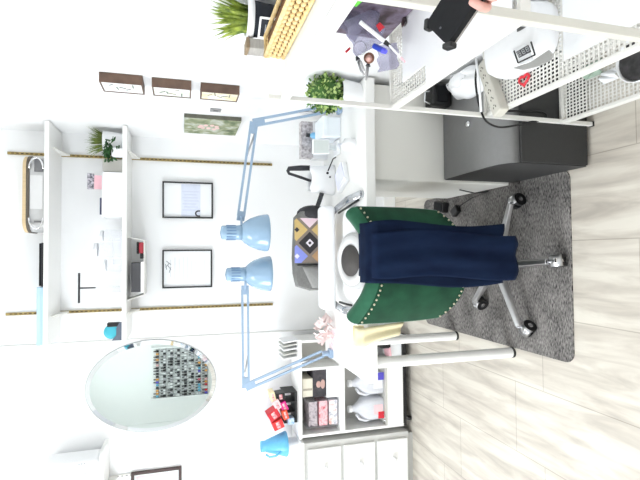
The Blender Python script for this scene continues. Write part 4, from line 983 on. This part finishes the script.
t = thing('pocket_clipper', 'small dark rounded clipper lying on the white liner sheet', 'clipper', P(405, 18, Z=z8+.01))
q1, q2 = P(403, 9, Z=z8+.0145), P(405, 24, Z=z8+.0145)
MB().obox((q1+q2)/2+V((0, 0, .001)), (q2-q1, Z_.cross(q2-q1), Z_), ((q2-q1).length/2+.004, .009, .005)).build('body', M('slot_taupe', (84, 74, 76), .5, rgb2=(52, 46, 48), scale=60), t, bevel=.004)
MB().obox(q2+V((0, 0, .008)), (q2-q1, Z_.cross(q2-q1), Z_), (.009, .006, .002)).build('thumb_pad', M('thumb_pad', (70, 50, 52), .5), t, bevel=.001)
# shelf z=.462 load
z4 = .4705
t = thing('nail_lamp', 'white rounded nail drying lamp with a grey display on the rack', 'nail lamp', (.61, 1.22, z4))
lx, ly = .648, 1.215
def dome(u, v):
    a = 2*PI*u; e = .62
    cxs, sns = math.cos(a), math.sin(a); px = math.copysign(abs(cxs)**e, cxs); py = math.copysign(abs(sns)**e, sns)
    prof = [(0.98, 0), (1.0, .018), (.99, .045), (.93, .072), (.78, .088), (.5, .095), (0.001, .097)]
    k = v*6; i = min(int(k), 5); f = k-i; r = prof[i][0]*(1-f)+prof[i+1][0]*f; z = prof[i][1]*(1-f)+prof[i+1][1]*f
    return V((lx+.094*px*r, ly+.128*py*r, z4+.0005+z))
MB().grid(dome, 40, 18).build('body', wplas, t)
def top(px, py, dz=0): 
    p = P(px, py, Z=z4+.096); return V((p.x, p.y, z4+.0985+dz))
def quad(pts, m, nm, dz=0, h=.0015):
    q = [top(*p, dz) for p in pts]; b = MB(); k = len(q)
    b.add(q+[p-Z_*h for p in q], [tuple(range(k)), tuple(range(k, 2*k))[::-1]]+[(i, k+i, k+(i+1) % k, (i+1) % k) for i in range(k)]); return b.build(nm, m, t)
quad([(512, 52), (526, 44), (534, 60), (520, 65)], M('lcd_surround', (238, 240, 242), .3), 'display_panel', 0, .003)
lcd = quad([(517, 52), (529, 45), (532, 52), (520, 58)], M('lcd_dark', (66, 66, 70), .3), 'display', .0008)
for k in range(3):
    f = (k+.5)/3; c = top(517+12*f+1.5, 52-7*f+3.2, .0016); b = MB()
    d1 = (top(529, 45)-top(517, 52)).normalized(); d2 = (top(520, 58)-top(517, 52)).normalized(); L_ = (top(529, 45)-top(517, 52)).length/3; H_ = (top(520, 58)-top(517, 52)).length
    for s_ in (-1, 0, 1): b.obox(c+d2*(H_*.3*s_), (d1, d2, Z_), (L_*.28, H_*.05, .0004))
    for s_ in (-1, 1): b.obox(c+d1*(L_*.28*s_), (d1, d2, Z_), (L_*.06, H_*.3, .0004))
    b.build('digit', M('lcd_digit', (176, 178, 180), .4), lcd)
b = MB()
for a_, b_ in (((515, 51), (519, 63)), ((519, 63), (536, 55)), ((536, 55), (532, 42))):
    pa_, pb2 = top(*a_, .0008), top(*b_, .0008); b.tube([pa_, pb2], .0022, 6)
b.build('bezel_line', black, t)
quad([(512, 68), (530, 62), (548, 50), (552, 54), (550, 60), (538, 66), (522, 70)], M('lamp_grey', (168, 168, 166), .35, var=.05), 'grey_panel', -.004, .004)
quad([(486, 43), (509, 27), (509, 37), (487, 47)], M('lamp_opening', (84, 84, 84), .6, var=.15), 'opening', -.002, .004)  # dark quad painted in for the shaded gap past the lamp
quad([(517, 26), (525, 27), (517, 32)], MATS['lamp_opening'], 'opening', -.002, .004)
tag(MB().box(.537, RX1-.002, RY0+.014, 1.075, z4+.0002, z4+.0016).build('paper_sheet', paper), 'white paper sheet on the rack shelf in front of the nail lamp', 'paper')
t = thing('power_strip', 'beige power strip across the far end of the rack shelf', 'power strip', (.55, 1.40, z4))
e0, e1 = P(497, 113, Z=z4+.035), P(480, 63, Z=z4+.035); d = (e1-e0).normalized(); sd_ = V((-d.y, d.x, 0)).normalized()
mid = (e0+e1)/2; L_ = (e1-e0).length/2
mid = mid+V((0, 0, 0)); d = V((d.x, d.y, 0)).normalized()
MB().obox((mid.x, mid.y, z4+.0185), (d, sd_, Z_), (L_, .022, .018)).build('body', beige, t, bevel=.005)
b = MB()
for k in range(6):
    c = V((mid.x, mid.y, z4+.037))+d*(L_*(-.78+.3*k))
    for s_ in (-1, 1): b.obox(c+sd_*.006*s_, (d, sd_, Z_), (.0035, .0014, .0006))
    b.obox(c+d*.008, (d, sd_, Z_), (.002, .002, .0006))
b.build('sockets', M('socket_dark', (110, 106, 98), .7), t)
MB().tube([P(476, 58, Y=1.40), P(478, 74, Y=1.405), P(480, 95, Y=1.41), P(481, 112, Y=1.425)], .0042, 7).build('cord', wplas, t)
c0 = V((mid.x, mid.y, z4+.03))-d*L_
zc1 = P(478, 68, Y=1.43)
t = thing('black_cable', 'thin black cable looping from the rack shelf over the file cabinet', 'cable', (.47, 1.42, .375))
cp = [P(486, 62, Y=1.425), P(478, 66, Y=1.43), P(475.5, 78, Y=1.438), P(477, 95, Y=1.44), P(480, 108, Y=1.43), P(486, 121, Y=1.42), P(498, 127, Y=1.42), P(512, 126, Y=1.425), P(530, 122, Y=1.43), P(545, 119, Y=1.435), P(541, 112, Y=1.44), P(500, 111, Y=1.442)]
def smooth(pts, k=6):
    out = []
    for i in range(len(pts)-1):
        p0, p1_, p2_, p3_ = pts[max(i-1, 0)], pts[i], pts[i+1], pts[min(i+2, len(pts)-1)]
        for j in range(k):
            s_ = j/k; out.append(.5*((2*p1_)+(p2_-p0)*s_+(2*p0-5*p1_+4*p2_-p3_)*s_*s_+(3*p1_-p0-3*p2_+p3_)*s_**3))
    return out+[pts[-1]]
MB().tube(smooth(cp), .0038, 7).build('wire', black, t)
t = thing('red_tag', 'red heart-shaped outline tag on the rack mesh', 'tag', P(525, 78, Z=z4))
c = P(525, 80, Z=z4+.001); hp = []
for i in range(25):
    a = 2*PI*i/24; hx = 16*math.sin(a)**3; hy = 13*math.cos(a)-5*math.cos(2*a)-2*math.cos(3*a)-math.cos(4*a)
    hp.append(V((c.x+hy*.0011, c.y-hx*.0014, z4+.005)))
MB().tube(hp, .0042, 6).build('outline', redm, t)
t = thing('white_bowl', 'white bowl with a dark lining on the lowest rack shelf', 'bowl', (.56, 1.06, .1435))
z1s = .1435
bc = V((.563, 1.05, z1s))
MB().lathe([(.036, .0005), (.052, .004), (.066, .06), (.071, .09), (.0685, .09), (.064, .06)], bc, 36).build('body', wplas, t)
MB().lathe([(.0, .035), (.04, .037), (.0625, .065), (.0645, .085)], bc, 32).build('lining', M('bowl_dark', (88, 86, 88), .4, .3, rgb2=(46, 46, 48), scale=30), t)
MB().sph(bc+V((.02, -.01, .052)), (.02, .014, .012), 10).sph(bc+V((-.02, .015, .05)), (.015, .02, .012), 10).build('metal_pieces', black, t)
t = thing('green_cloth', 'crumpled sage green cloth beside the white bowl on the lowest rack shelf', 'cloth', P(592, 70, Z=.16))
c = P(592, 69, Z=.16)
MB().grid(lambda u, v: V((c.x-.025+.05*u, c.y-.035+.07*v, .1435+.004+.03*abs(math.sin(5*u+3*v))*(1-(2*u-1)**2)+.004)), 14, 14).build('folds', M('sage', (160, 180, 164), .9, var=.15), t, solid=.003)
t = thing('crumpled_paper', 'crumpled white paper between the green cloth and the bowl', 'paper', P(604, 76, Z=.16))
c = P(605, 76, Z=.16)
MB().grid(lambda u, v: V((c.x-.02+.04*u, c.y-.04+.06*v, .1435+.004+.02*abs(math.sin(6*u-4*v))*(1-(2*u-1)**2))), 14, 14).build('folds', paper, t, solid=.002)
pA, pB = P(487, 45, Y=1.42), P(509, 28, Y=1.40)
t = thing('shade_filler_box', 'added dark grey shade charger box behind the nail lamp on the rack', 'filler', (.7, 1.41, z4))  # dark box added to stand in for shade in the gap behind the lamp
MB().box(pA.x-.005, .724, 1.395, 1.435, z4+.0005, z4+.085).build('body', M('gap_shade_grey', (78, 78, 78), .5, var=.1), t, bevel=.003)
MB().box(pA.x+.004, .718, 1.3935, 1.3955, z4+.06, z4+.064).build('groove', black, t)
# on the file cabinet
t = thing('white_bag', 'crumpled white plastic bag on the grey file cabinet', 'bag', (.682, 1.64, .375))
def wb(u, v):
    a = 2*PI*u; q = 1-.55*v**2; nz_ = 1+.07*math.sin(4*a+5*v)+.05*math.sin(7*a-3*v)
    return V((.682+.058*q*nz_*math.cos(a), 1.64+.12*q*nz_*math.sin(a), .378+.085*v+.008*math.sin(5*a)*v))
MB().grid(wb, 36, 10).build('body', wplas, t, solid=.002)
MB().sph((.682, 1.64, .455), (.03, .058, .016), 16).build('knot', wplas, t)
t = thing('camera_bag', 'black camera case behind the white plastic bag on the file cabinet', 'case', (.63, 1.85, .375))
MB().box(.635, .735, 1.80, 1.87, .3775, .475).build('body', black, t, bevel=.012)
MB().box(.65, .72, 1.794, 1.80, .40, .45).build('pocket', blackm, t, bevel=.002)
MB().tube([(.645, 1.82, .475), (.65, 1.81, .505), (.69, 1.805, .505), (.70, 1.82, .475)], .003, 6).build('strap', wplas, t)

# ------------------------------------------------------------------ phone and hand
a = P(428, 25, Y=.73); b_ = P(449, 46, Y=.685); wv_ = (b_-a); W = wv_.length; wv_.normalize()
l0 = P(428+62*.62, 25-62*.74, Y=.655)-a; lv = (l0-wv_*l0.dot(wv_)).normalized(); nv = wv_.cross(lv)
if nv.dot(V((0, 0, H))-a) < 0: nv = -nv
L = .15; pcen = a+wv_*(W/2)+lv*(L/2)
t = thing('phone', 'black phone in a rugged case held in a hand over the rack', 'phone', pcen)
MB().prism(rrect(W, L, .010, 5), pcen-nv*.006, wv_, lv, nv, .012).build('case', blackm, t, bevel=.002)
MB().prism(rrect(W*.99, L*.99, .010, 5), pcen-nv*.0105, wv_, lv, nv, .0042).build('side_band', M('phone_band', (150, 146, 142), .4, .3, var=.1), t)
MB().lathe([(0, 0), (.0022, 0), (.0022, .0008)], pcen+nv*.006-lv*(L*.42)+wv_*(W*.02), 12, axis=nv).build('lens', M('lens_grey', (90, 90, 96), .2), t)
for s_ in (-1, 1):
    c = pcen+wv_*(s_*(W/2-.003))-lv*(L/2-.003); e = (wv_*s_-lv).normalized(); q = e.cross(nv)
    MB().obox(c+e*.004-nv*.001, (e, q, nv), (.005, .010, .008)).build('corner_bumper', black, t, bevel=.003)
# hand: palm behind the phone, fingers closing round the long edge
hand = []; edges = []; rad = []
def hv(p, r): hand.append(V(p)); rad.append(r); return len(hand)-1
pal = pcen+lv*.052-nv*.034+wv_*.006
root = hv(pal, .024)
wr = hv(pal+lv*.055-nv*.006+wv_*.01, .023); edges.append((root, wr))
el = pal+lv*.11+V((.06, -.10, -.02)); w2 = hv(el, .027); edges.append((wr, w2)); w3 = hv(el+V((.02, -.2, -.05)), .036); edges.append((w2, w3))
kn0 = hv(pal-lv*.03+wv_*.012, .021); edges.append((root, kn0))
edge = pcen+wv_*(W/2)
for k, (s_, ln_, r) in enumerate(((.016, 1.0, .0072), (.034, 1.06, .0075), (.052, 1.0, .0072), (.068, .85, .0064))):
    base = edge+lv*(s_-.012)-nv*.026+wv_*(-.016)
    j0 = hv(base, r*1.2); edges.append((kn0 if k < 2 else root, j0))
    j1 = hv(edge+lv*(s_-.016)-nv*.016+wv_*(.008*ln_), r*1.05); edges.append((j0, j1))
    j2 = hv(edge+lv*(s_-.018)+nv*.004+wv_*(.0115), r); edges.append((j1, j2))
    j3 = hv(edge+lv*(s_-.020)+nv*.0155-wv_*(.005*ln_), r*.86); edges.append((j2, j3))
tj0 = hv(pal+lv*.012-wv_*.028+nv*.0, .014); edges.append((root, tj0))
tj1 = hv(pcen-wv_*(W/2+.012)+lv*.045-nv*.008, .011); edges.append((tj0, tj1))
tj2 = hv(pcen-wv_*(W/2-.004)+lv*.03+nv*.016, .0095); edges.append((tj1, tj2))
org = pal; me = bpy.data.meshes.new('hand'); me.from_pydata([tuple(p-org) for p in hand], edges, []); me.materials.append(skin)
ho = bpy.data.objects.new('hand', me); COL.objects.link(ho); ho.location = org
sm = ho.modifiers.new('skin', 'SKIN'); sm.use_smooth_shade = True
if not me.skin_vertices: 
    import bmesh
    bm = bmesh.new(); bm.from_mesh(me); bm.verts.layers.skin.verify(); bm.to_mesh(me); bm.free()
for i, sv in enumerate(me.skin_vertices[0].data): sv.radius = (rad[i], rad[i]); sv.use_root = (i == 0)
ho.modifiers.new('sub', 'SUBSURF').render_levels = 2
tag(ho, "person's hand closing its fingers around the black phone", 'hand')

# ------------------------------------------------------------------ light and view
wd = bpy.data.worlds.new('world'); sc.world = wd; wd.use_nodes = True
bg = wd.node_tree.nodes['Background']; bg.inputs[0].default_value = (.95, .97, 1, 1); bg.inputs[1].default_value = 1.5
sc.view_settings.view_transform = 'Standard'; sc.view_settings.look = 'None'; sc.view_settings.gamma = 1; sc.view_settings.use_curve_mapping = False
sc.view_settings.exposure = -0.22
sc.cycles.max_bounces = 10; sc.cycles.diffuse_bounces = 6; sc.cycles.transparent_max_bounces = 16
